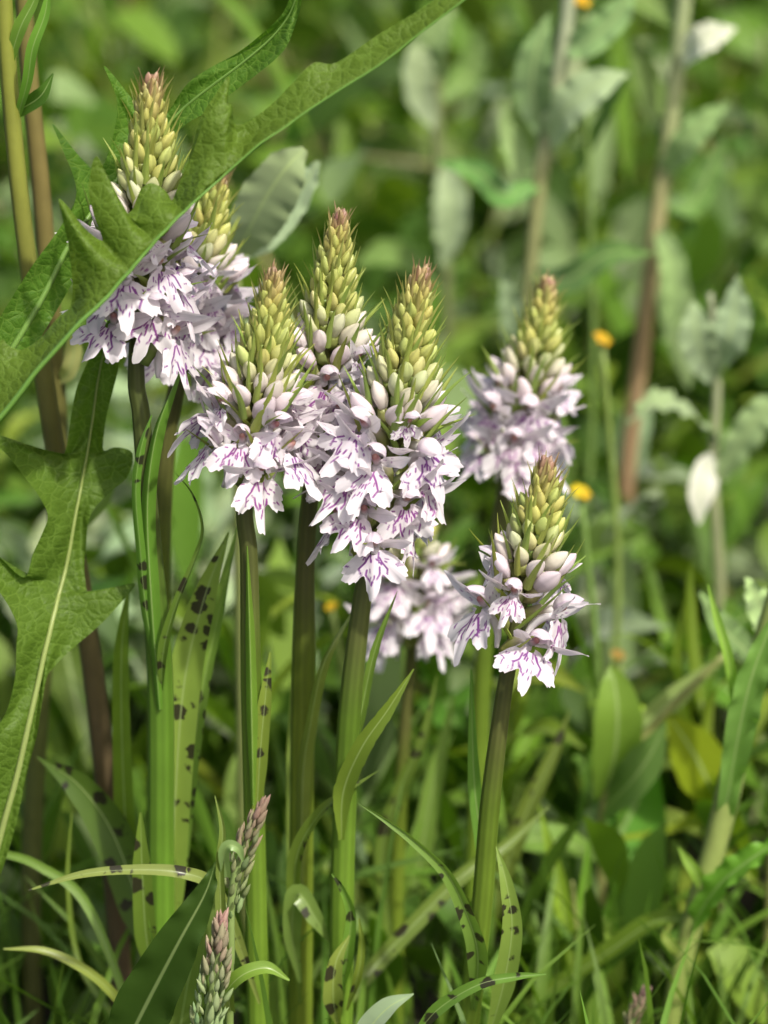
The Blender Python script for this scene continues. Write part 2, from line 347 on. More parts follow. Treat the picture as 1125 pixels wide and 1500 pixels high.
def bud_mesh(seed):
    rs = np.random.default_rng(seed); nu, nv = 13, 12; s = np.linspace(0, 1, nu); a = np.linspace(0, 2 * np.pi, nv, endpoint=False)
    rad = np.interp(s, [0, .08, .3, .5, .7, .88, .97, 1], [.08, .15, .22, .245, .205, .115, .05, .01])
    rr = rad[:, None] * (1 + .09 * np.cos(3 * a + rs.uniform(0, 6)))[None]
    X = rr * np.cos(a)[None] + (.05 * rs.normal() * s**2)[:, None]; Y = rr * np.sin(a)[None] * .92 + (.10 * s**2 - .02)[:, None]; Z = np.repeat(s[:, None], nv, 1)
    gro = 1 - .28 * np.clip(np.cos(3 * a + rs.uniform(0, 6)), 0, 1)**8
    C = np.ones((nu, nv, 3)) * gro[None, :, None]; C = C * np.interp(s, [0, .25, .8, 1], [.86, 1, 1, .9])[:, None, None]
    return mesh('bud', np.stack([X, Y, Z], -1).reshape(-1, 3), grid_faces(nu, nv, True), C.reshape(-1, 3), mat=M_BUD)
BUDS = [bud_mesh(i) for i in range(5)]
def bract_mesh(seed, curve):
    """unit-length narrow bract: starts along z, leans to +y"""
    n = 12; s = np.linspace(0, 1, n)
    pts = np.stack([.03 * np.sin(s * 3 + seed), .10 * s + curve * s**2, s * (1 - .1 * curve * s)], -1)
    me = ribbon('bract', pts, np.array([.20, .20, .19, .17, .14, .10, .06, .012]), M_BRACT, face=(0, 1, 0), fold=-.55, nu=n, nv=5, C=None, seed=seed)
    return me
BRACTS = [bract_mesh(i, c) for i, c in enumerate((.04, .10, -.08, .18))]
OVARY = tube_mesh('ovary', catmull([(0, -.25, -1.0), (0, -.06, -.55), (0, 0, 0)], 7), [.13, .19, .15], M_BRACT, 8, .1, 3)

# ------------------------------------------------------------------ orchids
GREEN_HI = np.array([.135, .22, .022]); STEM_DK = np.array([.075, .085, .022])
def frame(pos, out, up):
    z = up.normalized(); x = out.cross(z).normalized(); y = z.cross(x)
    return Matrix((( x.x, y.x, z.x, pos.x), (x.y, y.y, z.y, pos.y), (x.z, y.z, z.z, pos.z), (0, 0, 0, 1)))
def rot(ax, a): return Matrix.Rotation(a, 4, ax)
def lerp3(x, xs, cs): return tuple(float(np.interp(x, xs, [c[k] for c in cs])) for k in range(3))
ORCH = {}
def orchid(key, label, y, tip, bottom, stem, fl, N, nfl, scale=1.0, rstem=(2.1, 2.5), seed=1, phase=0.0, droop=0.0, width=1.0, lean=0.0):
    """tip, bottom: ends of the flower spike in photo pixels; stem: pixel points below it"""
    r = random.Random(seed)
    pts = [P(*tip, y + lean), P(*bottom, y)] + [P(a, b, y + (c[0] if c else 0)) for a, b, *c in stem]
    last, prev = pts[-1], pts[-2]
    d = (last - prev).normalized(); g = last + d * (last.z / max(.2, -d.z)) if d.z < -.2 else Vector((last.x, last.y, 0))
    pts.append(Vector((g.x, g.y, -.004)))
    o = root('spotted_orchid', label, 'orchid', (g.x, g.y, 0), 'spotted orchids in flower')
    top = pts[0]; bot = pts[1]; ax = (top - bot); L = ax.length
    k = [bot + ax * .9] + pts[1:]
    path = catmull([tuple(p) for p in k[::-1]], 60)
    H = np.linspace(0, 1, 60)
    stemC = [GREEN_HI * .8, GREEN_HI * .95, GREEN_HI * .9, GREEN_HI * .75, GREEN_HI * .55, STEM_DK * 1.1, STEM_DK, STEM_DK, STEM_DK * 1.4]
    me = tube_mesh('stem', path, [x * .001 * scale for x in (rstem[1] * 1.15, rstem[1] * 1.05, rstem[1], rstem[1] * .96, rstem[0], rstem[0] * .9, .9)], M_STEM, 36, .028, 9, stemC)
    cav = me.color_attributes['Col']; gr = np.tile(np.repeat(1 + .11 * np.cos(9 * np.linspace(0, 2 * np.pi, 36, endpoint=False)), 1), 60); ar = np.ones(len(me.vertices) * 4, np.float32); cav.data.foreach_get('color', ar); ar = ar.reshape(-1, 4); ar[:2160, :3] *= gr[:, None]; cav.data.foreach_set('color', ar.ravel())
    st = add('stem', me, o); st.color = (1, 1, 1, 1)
    a = ax.normalized(); base_out = Vector((0, -1, 0)); base_out = (base_out - a * base_out.dot(a)).normalized()
    inv = Matrix.Translation(-o.location)
    for i in range(N):
        f = i / (N - 1)
        if i < nfl: s = fl * (i + .3) / nfl
        else: s = fl + (1 - fl) * (1 - (1 - (i - nfl + .5) / (N - nfl))**1.25) * .97
        ang = phase + i * 2.39996 + r.gauss(0, .12)
        out = (rot(a, ang) @ base_out.to_4d()).to_3d().normalized()
        p0 = bot + a * (L * s) + (Vector((math.sin(s * 9 + seed), 0, 0)) * .0004)
        if i < nfl:
            sc = scale * 1.1 * r.uniform(.86, 1.08) * (1 - .12 * (s / fl)**2); tilt = r.gauss(R(4), R(9)) - droop
            openf = 1.0 if i < nfl - 3 else r.uniform(.6, .8)
            pos = p0 + out * (.0068 * sc * width) + a * .0052 * sc
            M = frame(pos, out, a) @ rot('X', tilt - R(4)) @ rot('Y', r.gauss(0, R(10))) @ rot('Z', r.gauss(0, R(12))) @ Matrix.Scale(sc * openf**.4, 4)
            fo = add('flower', r.choice(CORES), o, inv @ M)
            tint = 1 - .05 * r.random(); c = (tint, tint * r.uniform(.96, 1), tint)
            add('lip', r.choice(LIPS), fo, Matrix.Translation((0, .0011, -.0004)) @ rot('X', R(26 + r.gauss(0, 11))) @ rot('Z', r.gauss(0, .12)) @ Matrix.Diagonal((openf * r.uniform(.86, 1.1), openf, openf * r.uniform(.9, 1.12), 1)), c)
            for sg in (-1, 1):
                q = rot('Z', -sg * R(r.uniform(48, 72))) @ rot('X', R(r.uniform(14, 42))) @ rot('Y', sg * R(r.uniform(20, 60)))
                add('sepal', r.choice(SEPALS), fo, Matrix.Translation((sg * .0010, .0002, .0004)) @ q @ Matrix.Scale(openf, 4), c)
            add('hood', r.choice(HOODS), fo, Matrix.Translation((0, 0, .0007)) @ rot('X', R(r.uniform(24, 50))) @ Matrix.Scale(.84, 4), c)
            bl = scale * r.uniform(12.5, 16) * .001
            Mb = frame(p0 + out * .0016 * scale + a * .0002, out, a) @ rot('X', -R(r.uniform(28, 50))) @ rot('Z', r.gauss(0, .15)) @ rot('X', 0)
            Mb = Mb @ Matrix.Translation((r.choice((-1, 1)) * .0028, 0, 0)) @ Matrix.Diagonal((bl * .85, bl, bl, 1))
            add('bract', r.choice(BRACTS), o, inv @ Mb, (.24, .31, .06))
        else:
            u = (s - fl) / (1 - fl); bsz = scale * float(np.interp(u, [0, .12, .35, .7, .9, 1], [8.6, 7.2, 5.7, 4.5, 3.7, 3.2])) * .001 * r.uniform(.92, 1.08)
            rad = scale * float(np.interp(u, [0, .15, .5, .8, 1], [5.3, 3.9, 2.6, 1.3, .3])) * .001 * width
            lean_b = R(float(np.interp(u, [0, .15, .5, .85, 1], [40, 27, 17, 10, 2]))) + r.gauss(0, R(3.5))
            pos = p0 + out * rad
            M = frame(pos, out, a) @ rot('X', -lean_b) @ rot('Z', r.uniform(-.4, .4)) @ Matrix.Diagonal((bsz * 1.02, bsz * 1.02, bsz, 1))
            c = lerp3(u + r.gauss(0, .03), [0, .1, .22, .4, .8, .9, 1], [(.72, .62, .67), (.70, .63, .62), (.62, .62, .40), (.50, .53, .16), (.45, .46, .12), (.40, .32, .13), (.32, .18, .13)])
            b = add('bud', r.choice(BUDS), o, inv @ M, c)
            oc = lerp3(u, [0, .3, 1], [(.33, .33, .13), (.26, .33, .08), (.3, .33, .09)])
            Lo = rad / bsz * 1.0
            add('ovary', OVARY, b, Matrix.Translation((0, 0, .06)) @ rot('X', lean_b * .4) @ Matrix.Diagonal((.95, .9, min(.9, .4 + Lo * .35), 1)), oc)
            bl = scale * float(np.interp(u, [0, .2, .5, .8, 1], [13.5, 11.0, 9.0, 7.0, 5.0])) * .001 * r.uniform(.86, 1.14)
            Mb = frame(p0 + out * (rad * .97 + bsz * .17) - a * (.0022 * scale * (1 - .6 * u)), out, a) @ rot('X', -lean_b * .55) @ rot('Z', r.gauss(0, .3)) @ rot('Y', r.gauss(0, .05)) @ Matrix.Translation((r.choice((-1, 1)) * bsz * r.uniform(.0, .2), bsz * .10, 0)) @ Matrix.Diagonal((bl * .84, bl, bl, 1))
            bc = lerp3(u, [0, .5, .8, 1], [(.25, .32, .07), (.30, .36, .085), (.33, .33, .10), (.28, .16, .11)])
            add('bract', r.choice(BRACTS), o, inv @ Mb, bc)
    ORCH[key] = (o, y); return o
def oleaf(key, pts, widths, spotted=True, face=(0, -1, .35), fold=.25, twist=0.0, wave=0.0, c=(.145, .235, .032), seed=0, nu=44, edge=0.0, nv=9):
    """leaf of an orchid: photo pixels (x, y[, depth offset]); widths in pixels"""
    o, y = ORCH[key]
    q = [P(p[0], p[1], y + (p[2] if len(p) > 2 else 0)) for p in pts]
    wm = [x * pxm(y) * (.3 if i == 0 else 1) for i, x in enumerate(widths)]
    me = ribbon('leaf', [tuple(v) for v in q], wm, M_SPOT if spotted else M_OLEAF, face, fold, nu, nv, wave, 4, twist, None, seed, edge)
    return add('leaf', me, o, None, c)

orchid('B', 'softly blurred pale orchid tucked behind the topmost spike, beside a woolly grey leaf', .050, (318, 262), (262, 550), [(240, 700), (232, 1000), (230, 1350)], .50, 84, 20, .98, seed=5, phase=1.1)
orchid('F', 'blurred pale orchid standing apart behind, its dark stem leaning left', .085, (805, 418), (742, 705), [(728, 800), (712, 900), (700, 1150), (690, 1400)], .44, 84, 18, 1.02, (2.0, 2.2), seed=9, phase=.5)
orchid('H', 'small blurred orchid half hidden below the largest flower head', .085, (612, 722), (603, 958), [(592, 1080), (583, 1250), (580, 1400)], .50, 56, 16, .95, (1.5, 1.9), seed=12, phase=2.2)
orchid('D', 'tall orchid with long green bud tip between two lower flower heads', .024, (500, 320), (458, 690), [(448, 820), (445, 960), (442, 1200), (440, 1450)], .43, 104, 18, 1.0, (2.0, 2.7), seed=3, phase=.2)
orchid('A', 'orchid whose flower head is crossed by the big lobed leaf', .014, (224, 122), (200, 520), [(208, 620), (222, 820), (235, 1000), (236, 1250), (236, 1400)], .44, 106, 20, 1.0, (2.0, 2.9), seed=21, phase=.9, width=1.1)
orchid('C', 'orchid with purple-brown bud tip and few flowers on a straight dark stem', .004, (403, 406), (360, 712), [(365, 820), (368, 1000), (373, 1200), (378, 1450)], .36, 100, 13, 1.0, (1.9, 2.3), seed=33, phase=.35)
orchid('E', 'orchid with the largest and fullest head of spotted white flowers', .004, (620, 402), (541, 818), [(528, 900), (512, 1050), (503, 1250), (500, 1450)], .47, 112, 22, 1.03, (2.0, 2.5), seed=41, phase=.1, width=1.08)
orchid('G', 'short orchid with only a few open flowers below a slender bud spike', -.008, (803, 683), (748, 962), [(735, 1040), (718, 1180), (706, 1330), (690, 1470)], .40, 76, 8, .98, (1.8, 2.3), seed=52, phase=.25)

# leaves of the orchids
oleaf('A', [(238, 1010, -.003), (215, 900, -.004), (205, 800, -.006), (199, 720, -.007), (206, 660, -.007), (222, 608, -.006)], [26, 22, 18, 17, 16, 2], True, fold=-.7, seed=1, c=(.14, .24, .03))
oleaf('A', [(234, 1040, -.004), (222, 880, -.005), (216, 740, -.005), (228, 640, -.005), (252, 570, -.004), (276, 515, -.002)], [40, 38, 34, 30, 14, 1], False, fold=-.9, twist=(0, 0, .3, .9), seed=2, c=(.15, .26, .03))
oleaf('A', [(236, 1010, -.003), (240, 950, -.006), (258, 885, -.008), (285, 820, -.009), (298, 775, -.009), (284, 725, -.009), (255, 690, -.009)], [24, 20, 13, 9, 7, 6, 1], True, fold=.6, twist=(0, .5, 1.0), seed=3, c=(.12, .20, .03))
oleaf('A', [(246, 1420, 0), (252, 1300, .002), (258, 1150, .004), (270, 1000, .006), (298, 880, .008), (335, 780, .010)], [32, 44, 52, 58, 42, 2], True, fold=.4, seed=4, c=(.20, .35, .06))
oleaf('A', [(250, 1430, .004), (266, 1250, .008), (290, 1050, .012), (320, 900, .014), (348, 772, .016)], [26, 30, 32, 26, 3], True, fold=.5, twist=.5, seed=5, c=(.2, .3, .05))
oleaf('A', [(228, 1450, -.006), (214, 1370, -.01), (208, 1270, -.012), (206, 1190, -.012)], [30, 36, 30, 4], True, fold=.3, seed=6)
oleaf('A', [(236, 1430, .010), (205, 1330, .016), (165, 1220, .02), (115, 1150, .022), (55, 1108, .024)], [50, 66, 68, 48, 2], True, fold=.25, seed=7, c=(.085, .15, .022), twist=.3)
oleaf('C', [(380, 1470, -.012), (345, 1370, -.018), (312, 1300, -.02), (270, 1279, -.022), (200, 1274, -.022), (120, 1281, -.022), (42, 1304, -.022)], [14, 20, 22, 20, 16, 12, 2], True, face=(0, -.75, .6), fold=.3, seed=8, c=(.22, .30, .07))
oleaf('C', [(374, 1240, -.003), (380, 1120, -.003), (388, 1030, -.002), (396, 955, .0)], [20, 26, 22, 3], True, fold=.35, seed=9)
oleaf('C', [(371, 1180, -.005), (369, 1060, -.005), (366, 930, -.004), (362, 800, -.003)], [32, 32, 26, 3], False, fold=-1.0, seed=10, c=(.15, .25, .03))
oleaf('D', [(441, 1300, -.004), (444, 1140, -.004), (455, 1060, -.005), (470, 985, -.006), (492, 935, -.004), (520, 890, .004)], [40, 34, 26, 22, 12, 2], False, fold=-.8, seed=11, c=(.18, .28, .05), twist=(0, .2, .6))
oleaf('D', [(430, 1440, .01), (425, 1250, .012), (424, 1100, .012), (430, 945, .013)], [14, 13, 11, 2], False, fold=.7, seed=12, c=(.24, .31, .06))
oleaf('D', [(440, 1470, -.008), (432, 1330, -.012), (436, 1250, -.016), (470, 1190, -.02), (510, 1160, -.022), (556, 1128, -.022)], [20, 24, 26, 18, 12, 1], True, fold=.45, seed=13, twist=(0, .5, 1.0), c=(.11, .19, .028))
oleaf('D', [(440, 1440, -.01), (428, 1370, -.014), (436, 1310, -.016), (462, 1345, -.018), (484, 1382, -.018)], [16, 28, 36, 26, 2], True, fold=.35, seed=14, c=(.19, .28, .06))
oleaf('E', [(500, 1230, -.004), (503, 1160, -.006), (530, 1095, -.010), (568, 1040, -.012), (606, 980, -.012)], [30, 34, 32, 22, 2], False, fold=.45, seed=15, c=(.16, .27, .035), edge=.03)
oleaf('E', [(512, 1140, .002), (530, 1040, .002), (550, 950, .001), (582, 866, 0)], [18, 18, 14, 1], False, fold=.5, seed=16, c=(.15, .25, .04), edge=.04)
oleaf('E', [(502, 1450, -.006), (508, 1400, -.010), (514, 1340, -.012), (500, 1300, -.014), (486, 1280, -.014)], [24, 28, 20, 12, 2], True, fold=.7, seed=17, c=(.17, .27, .04))
oleaf('E', [(508, 1480, -.004), (524, 1430, -.008), (530, 1385, -.008), (526, 1345, -.008)], [14, 16, 12, 2], True, fold=.5, seed=18)
oleaf('E', [(495, 1500, -.012), (488, 1460, -.016), (492, 1410, -.016), (512, 1370, -.014)], [26, 36, 26, 3], True, fold=.5, seed=19, c=(.18, .27, .05))
oleaf('E', [(505, 1480, .02), (545, 1420, .03), (610, 1350, .035), (680, 1280, .04), (745, 1235, .045), (805, 1180, .05)], [18, 30, 30, 26, 20, 2], True, fold=.4, seed=20, c=(.14, .22, .04))
oleaf('G', [(694, 1480, -.002), (700, 1400, -.010), (684, 1340, -.014), (655, 1280, -.016), (610, 1235, -.017), (568, 1203, -.017), (524, 1176, -.016)], [28, 40, 30, 22, 16, 11, 1], True, fold=.6, seed=21, c=(.17, .26, .045), twist=(0, .3, .6))
oleaf('G', [(716, 1520, -.006), (738, 1440, -.01), (750, 1360, -.012), (742, 1295, -.012), (727, 1240, -.010)], [34, 38, 34, 22, 2], True, fold=.4, seed=22, c=(.18, .27, .05))
oleaf('G', [(600, 1530, -.02), (640, 1480, -.022), (700, 1443, -.024), (755, 1431, -.024), (800, 1427, -.024)], [24, 24, 20, 14, 2], True, face=(0, -.8, .6), fold=.5, seed=23, c=(.15, .24, .035))
oleaf('G', [(698, 1430, .01), (712, 1300, .012), (695, 1150, .012), (690, 980, .012)], [26, 26, 24, 3], False, fold=.5, seed=24, c=(.16, .27, .04))
oleaf('F', [(700, 1430, 0), (735, 1290, .002), (775, 1180, .004), (812, 1100, .006), (835, 1040, .008)], [24, 34, 32, 22, 2], True, fold=.5, seed=25, c=(.11, .18, .03))
oleaf('H', [(582, 1440, -.01), (560, 1260, -.012), (585, 1160, -.014), (620, 1080, -.016), (640, 990, -.016)], [26, 28, 24, 18, 2], True, fold=.5, seed=26, c=(.12, .19, .03))
oleaf('H', [(590, 1420, .01), (612, 1280, .012), (635, 1150, .012), (665, 1020, .014)], [30, 38, 32, 3], False, fold=.3, seed=27, c=(.21, .32, .06))
oleaf('B', [(230, 1420, .0), (190, 1250, -.012), (180, 1120, -.016), (178, 960, -.018), (188, 860, -.018)], [40, 36, 32, 26, 3], False, fold=.5, seed=28, c=(.16, .28, .03))

# ------------------------------------------------------------------ the big lobed leaves on the left
def outline_leaf(rows, y_mid, y_l, y_r, nsub=5, nv=10, wob=.0008, seed=0, color=(.085, .165, .022)):
    """rows: (mid px, left px or None, right px or None) from base to tip; depth lists are interpolated along the rows"""
    n = (len(rows) - 1) * nsub + 1; rs = np.random.default_rng(seed); s = np.linspace(0, 1, n)
    mid = catmull([r[0] for r in rows], n); sides = []
    ym = np.interp(s, np.linspace(0, 1, len(y_mid)), y_mid)
    for k, yy in ((1, y_l), (2, y_r)):
        e = catmull([r[k] for r in rows], n); ye = np.interp(s, np.linspace(0, 1, len(yy)), yy); sides.append((e, ye))
    cols = []
    for k, (e, ye) in ((0, sides[0]), (1, sides[1])):
        t = np.linspace(0, 1, nv + 1)
        t = t[::-1][:-1] if k == 0 else t
        for tt in t:
            q = mid * (1 - tt) + e * tt; yv = ym * (1 - tt) + ye * tt
            yv = yv + wob * math.sin(tt * 2.6) * (np.sin(s * 31 + k * 2 + tt * 2) + .7 * np.sin(s * 53 + k + tt * 5)) + .002 * tt * (1 - tt)
            cols.append(np.array([P(a, b, c) for (a, b), c in zip(q, yv)]))
    V = np.stack(cols, 1); nc = V.shape[1]
    arc = np.concatenate([[0], np.cumsum(np.linalg.norm(np.diff(V[:, nv], axis=0), axis=1))]) * 100
    d = np.linalg.norm(V - V[:, nv:nv + 1], axis=2) * 100 * np.sign(np.arange(nc) - nv)[None]
    UV = np.stack([d + seed * 5, np.repeat(arc[:, None], nc, 1)], -1)
    # real positions as texture space so that the vein net keeps its size inside the lobes
    UV = np.stack([V[..., 0] * 100, V[..., 2] * 100 + V[..., 1] * 30], -1)
    UVN = np.stack([np.tile(np.linspace(0, 1, nc), (n, 1)), np.repeat(s[:, None], nc, 1)], -1)
    me = mesh('leaf', V.reshape(-1, 3), grid_faces(n, nc), None, UV.reshape(-1, 2), UVN.reshape(-1, 2), M_LOBE)
    return me, V[:, nv]
hb = root('hawksbeard', 'tall herb with big jagged lobed leaves reaching across the topmost orchid', 'plant', P(-110, 1600, .0))
hb.location.z = 0; hbx = hb.location
add('stem', tube_mesh('stem', catmull([(hbx.x, hbx.y, 0), tuple(P(-105, 1300, .0)), tuple(P(-95, 900, .0)), tuple(P(-70, 560, -.002)), tuple(P(-60, 200, .0)), tuple(P(-70, -150, .0))], 40), [.0042, .004, .0036, .003, .002], M_HSTEM, 14, .08, 6, [(.16, .15, .05), (.16, .2, .05)]), hb)
U1 = [((-60, 668), (-70, 610)), ((-30, 640), (-42, 540)), ((0, 612), (0, 499)), ((30, 575), (12, 506)), ((50, 548), (32, 512)), ((75, 520), (58, 496)), ((100, 492), (84, 466)), ((112, 478), (102, 450)), ((125, 465), (106, 425)), ((140, 452), (102, 370)), ((152, 440), (93, 325)), ((160, 432), (86, 292)), ((168, 422), (100, 303)), ((180, 408), (125, 335)), ((190, 398), (150, 352)), ((196, 390), (138, 318)), ((203, 382), (130, 275)), ((208, 376), (140, 229)), ((215, 368), (156, 255)), ((222, 360), (170, 290)), ((230, 350), (184, 312)), ((238, 342), (197, 303)), ((246, 334), (206, 278)), ((254, 325), (222, 268)), ((262, 317), (243, 280)), ((270, 310), (251, 294)), ((280, 300), (262, 270)), ((290, 291), (280, 230)), ((300, 282), (298, 180)), ((308, 275), (315, 156)), ((316, 268), (338, 152)), ((326, 259), (341, 170)), ((338, 248), (346, 182)), ((355, 233), (366, 176)), ((383, 209), (395, 155)), ((415, 188), (430, 120)), ((448, 164), (460, 92)), ((500, 130), (492, 92)), ((560, 92), (552, 52)), ((620, 45), (608, 18)), ((690, -8), (672, -22)), ((745, -55), (740, -58))]
def back_half(i, m):
    t = i / len(U1); k = abs(math.sin(t * 21)) * .6 + .4
    if 25 <= i <= 33: tip = {25: (262, 285), 26: (272, 262), 27: (281, 215), 28: (295, 170), 29: (318, 135), 30: (336, 112), 31: (334, 150), 32: (338, 190), 33: (352, 215)}[i]; return tip
    return (m[0] - 12 * k, m[1] - 22 * k)
rows1 = [(m, l, back_half(i, m)) for i, (m, l) in enumerate(U1)]
me, mid1 = outline_leaf(rows1, [-.020, -.018, -.015, -.013, -.010, -.006, .0], [-.012, -.010, -.008, -.006, -.004, .0, 0.004], [-.008, -.008, -.006, -.002, .0, .002, .006], seed=1, wob=.0010)
l1 = add('leaf', me, hb, None, (.088, .175, .016))
l1['label'] = 'long jagged green leaf slanting up across the topmost orchid'
add('midrib', tube_mesh('midrib', mid1, [.0006, .00042, .00035, .00025, .0002], M_RIB, 7, C=[(.14, .24, .04), (.14, .24, .035)]), l1, Matrix())
L2 = [((-60, 640), (-70, 600), (-40, 650)), ((0, 540), (-20, 500), (20, 560)), ((60, 440), (40, 400), (80, 460)), ((100, 360), (90, 330), (120, 390)), ((128, 320), (112, 280), (150, 345)), ((145, 295), (90, 215), (165, 325)), ((152, 285), (77, 181), (172, 315)), ((160, 275), (110, 222), (180, 305)), ((175, 258), (138, 256), (195, 285)), ((190, 240), (160, 220), (210, 265)), ((202, 228), (172, 150), (222, 250)), ((208, 222), (152, 96), (228, 245)), ((215, 215), (190, 140), (235, 238)), ((228, 200), (212, 168), (245, 222)), ((245, 184), (238, 168), (255, 200)), ((262, 165), (249, 160), (275, 180)), ((285, 145), (275, 122), (305, 163)), ((315, 122), (312, 97), (340, 136)), ((355, 92), (350, 76), (375, 110)), ((395, 58), (390, 44), (415, 75)), ((420, 28), (412, 22), (432, 38)), ((432, 2), (424, -2), (441, 5)), ((440, -30), (436, -32), (446, -28)), ((445, -60), (444, -60), (446, -60))]
me, mid2 = outline_leaf(L2, [.0, .015, .03, .034, .034, .030, .026], [.0, .012, .026, .034, .036, .03, .026], [.0, .018, .034, .036, .030, .026, .026], seed=2)
l2 = add('leaf', me, hb, None, (.085, .17, .017)); l2['label'] = 'jagged green leaf behind the topmost bud spike'
add('midrib', tube_mesh('midrib', mid2, [.0007, .0005, .0003, .0002], M_RIB, 7, C=[(.16, .26, .05)] * 2), l2, Matrix())
L3 = [((-95, 1500), (-100, 1495), (-88, 1505)), ((-50, 1380), (-58, 1372), (-40, 1388)), ((-15, 1280), (-30, 1260), (-2, 1290)), ((8, 1197), (-30, 1180), (24, 1205)), ((24, 1140), (-20, 1110), (40, 1130)), ((36, 1088), (-2, 1062), (54, 1078)), ((48, 1035), (10, 1041), (60, 1040)), ((57, 995), (22, 992), (68, 995)), ((65, 958), (24, 945), (78, 978)), ((72, 930), (24, 912), (104, 952)), ((77, 908), (0, 868), (146, 916)), ((81, 893), (-35, 832), (176, 884)), ((84, 880), (-20, 806), (199, 855)), ((87, 868), (0, 817), (165, 864)), ((92, 850), (35, 846), (134, 882)), ((97, 830), (48, 812), (124, 840)), ((103, 800), (62, 781), (126, 800)), ((108, 770), (70, 757), (130, 764)), ((112, 748), (62, 735), (140, 742)), ((116, 728), (42, 706), (165, 718)), ((119, 712), (8, 664), (187, 698)), ((122, 695), (-22, 640), (194, 664)), ((125, 680), (2, 638), (170, 655)), ((128, 665), (50, 664), (152, 660)), ((131, 645), (80, 684), (152, 640)), ((135, 620), (96, 660), (156, 610)), ((139, 590), (104, 609), (166, 570)), ((143, 560), (112, 570), (174, 535)), ((150, 525), (128, 530), (172, 505)), ((158, 490), (145, 490), (170, 478)), ((164, 462), (163, 462), (166, 460))]
me, mid3 = outline_leaf(L3, [0, .004, .012, .02, .026, .028, .03], [0, 0, .006, .012, .018, .026, .03], [0, .004, .014, .02, .028, .03, .03], seed=3)
l3 = add('leaf', me, hb, None, (.075, .17, .018)); l3['label'] = 'broad lobed leaf with pale midrib rising behind the left stems'
add('midrib', tube_mesh('midrib', mid3 + np.array([0, -.0004, 0]), [.0008, .0006, .00045, .0003, .0002], M_RIB, 7, C=[(.24, .33, .10), (.22, .31, .08)]), l3, Matrix())

# ------------------------------------------------------------------ generic herbs
def pleaf(parent, pts, widths, mat, y=0.0, face=(0, -1, .35), fold=.2, twist=0.0, wave=0.0, c=(.1, .17, .03), seed=0, nu=30, nv=9, edge=0.0, name='leaf', wfreq=5):
    q = [P(p[0], p[1], y + (p[2] if len(p) > 2 else 0)) for p in pts]; wm = [x * pxm(y) for x in widths]
    return add(name, ribbon(name, [tuple(v) for v in q], wm, mat, face, fold, nu, nv, wave, wfreq, twist, None, seed, edge), parent, None, c)
def stem_from_px(parent, pts, widths, y, mat=M_HSTEM, C=((.2, .22, .07), (.2, .25, .07)), seg=12, to_ground=True):
    q = [P(p[0], p[1], y + (p[2] if len(p) > 2 else 0)) for p in pts]
    if to_ground: q[0] = Vector((parent.location.x, parent.location.y, -.003))
    return add('stem', tube_mesh('stem', catmull([tuple(v) for v in q], 40), [x * .5 * pxm(y) for x in widths], mat, seg, .06, 6, C), parent)
def base_px(px, py, y):              # where a stem seen at (px,py) at depth y meets the ground straight below
    p = P(px, py, y); return Vector((p.x, y, 0))
# two upright stalks at the left edge
t = root('herb_stalk', 'yellow-green upright stalk with small leaves near its top, beside a browner stalk', 'plant', base_px(178, 1400, .035))
stem_from_px(t, [(185, 1500), (172, 1350), (148, 1080), (118, 860), (78, 640), (50, 450), (25, 250), (8, 40), (0, -120)], [34, 33, 31, 28, 25, 23, 22], .045, C=((.07, .05, .025), (.09, .07, .03), (.12, .12, .03), (.15, .18, .03), (.165, .21, .03)))
pleaf(t, [(26, 170, 0), (40, 120, -.004), (48, 70, -.006), (66, 20, -.006), (72, -30, -.006)], [10, 16, 18, 16, 2], M_HERB, .045, fold=.4, c=(.15, .24, .035), seed=31)
pleaf(t, [(22, 165, .004), (34, 158, 0), (60, 140, -.004), (78, 108, -.004)], [12, 24, 24, 2], M_HERB, .045, fold=.3, c=(.10, .19, .025), seed=32)
pleaf(t, [(14, 90, 0), (30, 40, -.002), (50, 0, -.002), (60, -40, -.002)], [14, 22, 16, 2], M_HERB, .045, fold=.4, c=(.10, .18, .03), seed=33)
t = root('herb_stalk', 'red-brown tinged upright stalk rising behind the yellow-green one', 'plant', base_px(40, 1300, .075))
stem_from_px(t, [(40, 1500), (45, 1300), (60, 1000), (84, 760), (82, 560), (62, 300), (42, 100), (30, -80)], [30, 30, 28, 27, 26, 24, 22], .075, C=((.08, .09, .03), (.10, .13, .03), (.14, .15, .035), (.17, .15, .04), (.15, .16, .035)))
pleaf(t, [(80, 780, 0), (120, 760, -.002), (150, 730, 0), (175, 690, .004)], [10, 30, 26, 2], M_HERB, .075, c=(.12, .2, .03), seed=34)
pleaf(t, [(80, 560, 0), (100, 545, -.004), (108, 510, -.004), (100, 480, -.004)], [8, 24, 26, 8], M_HERB, .075, c=(.3, .27, .12), seed=35)

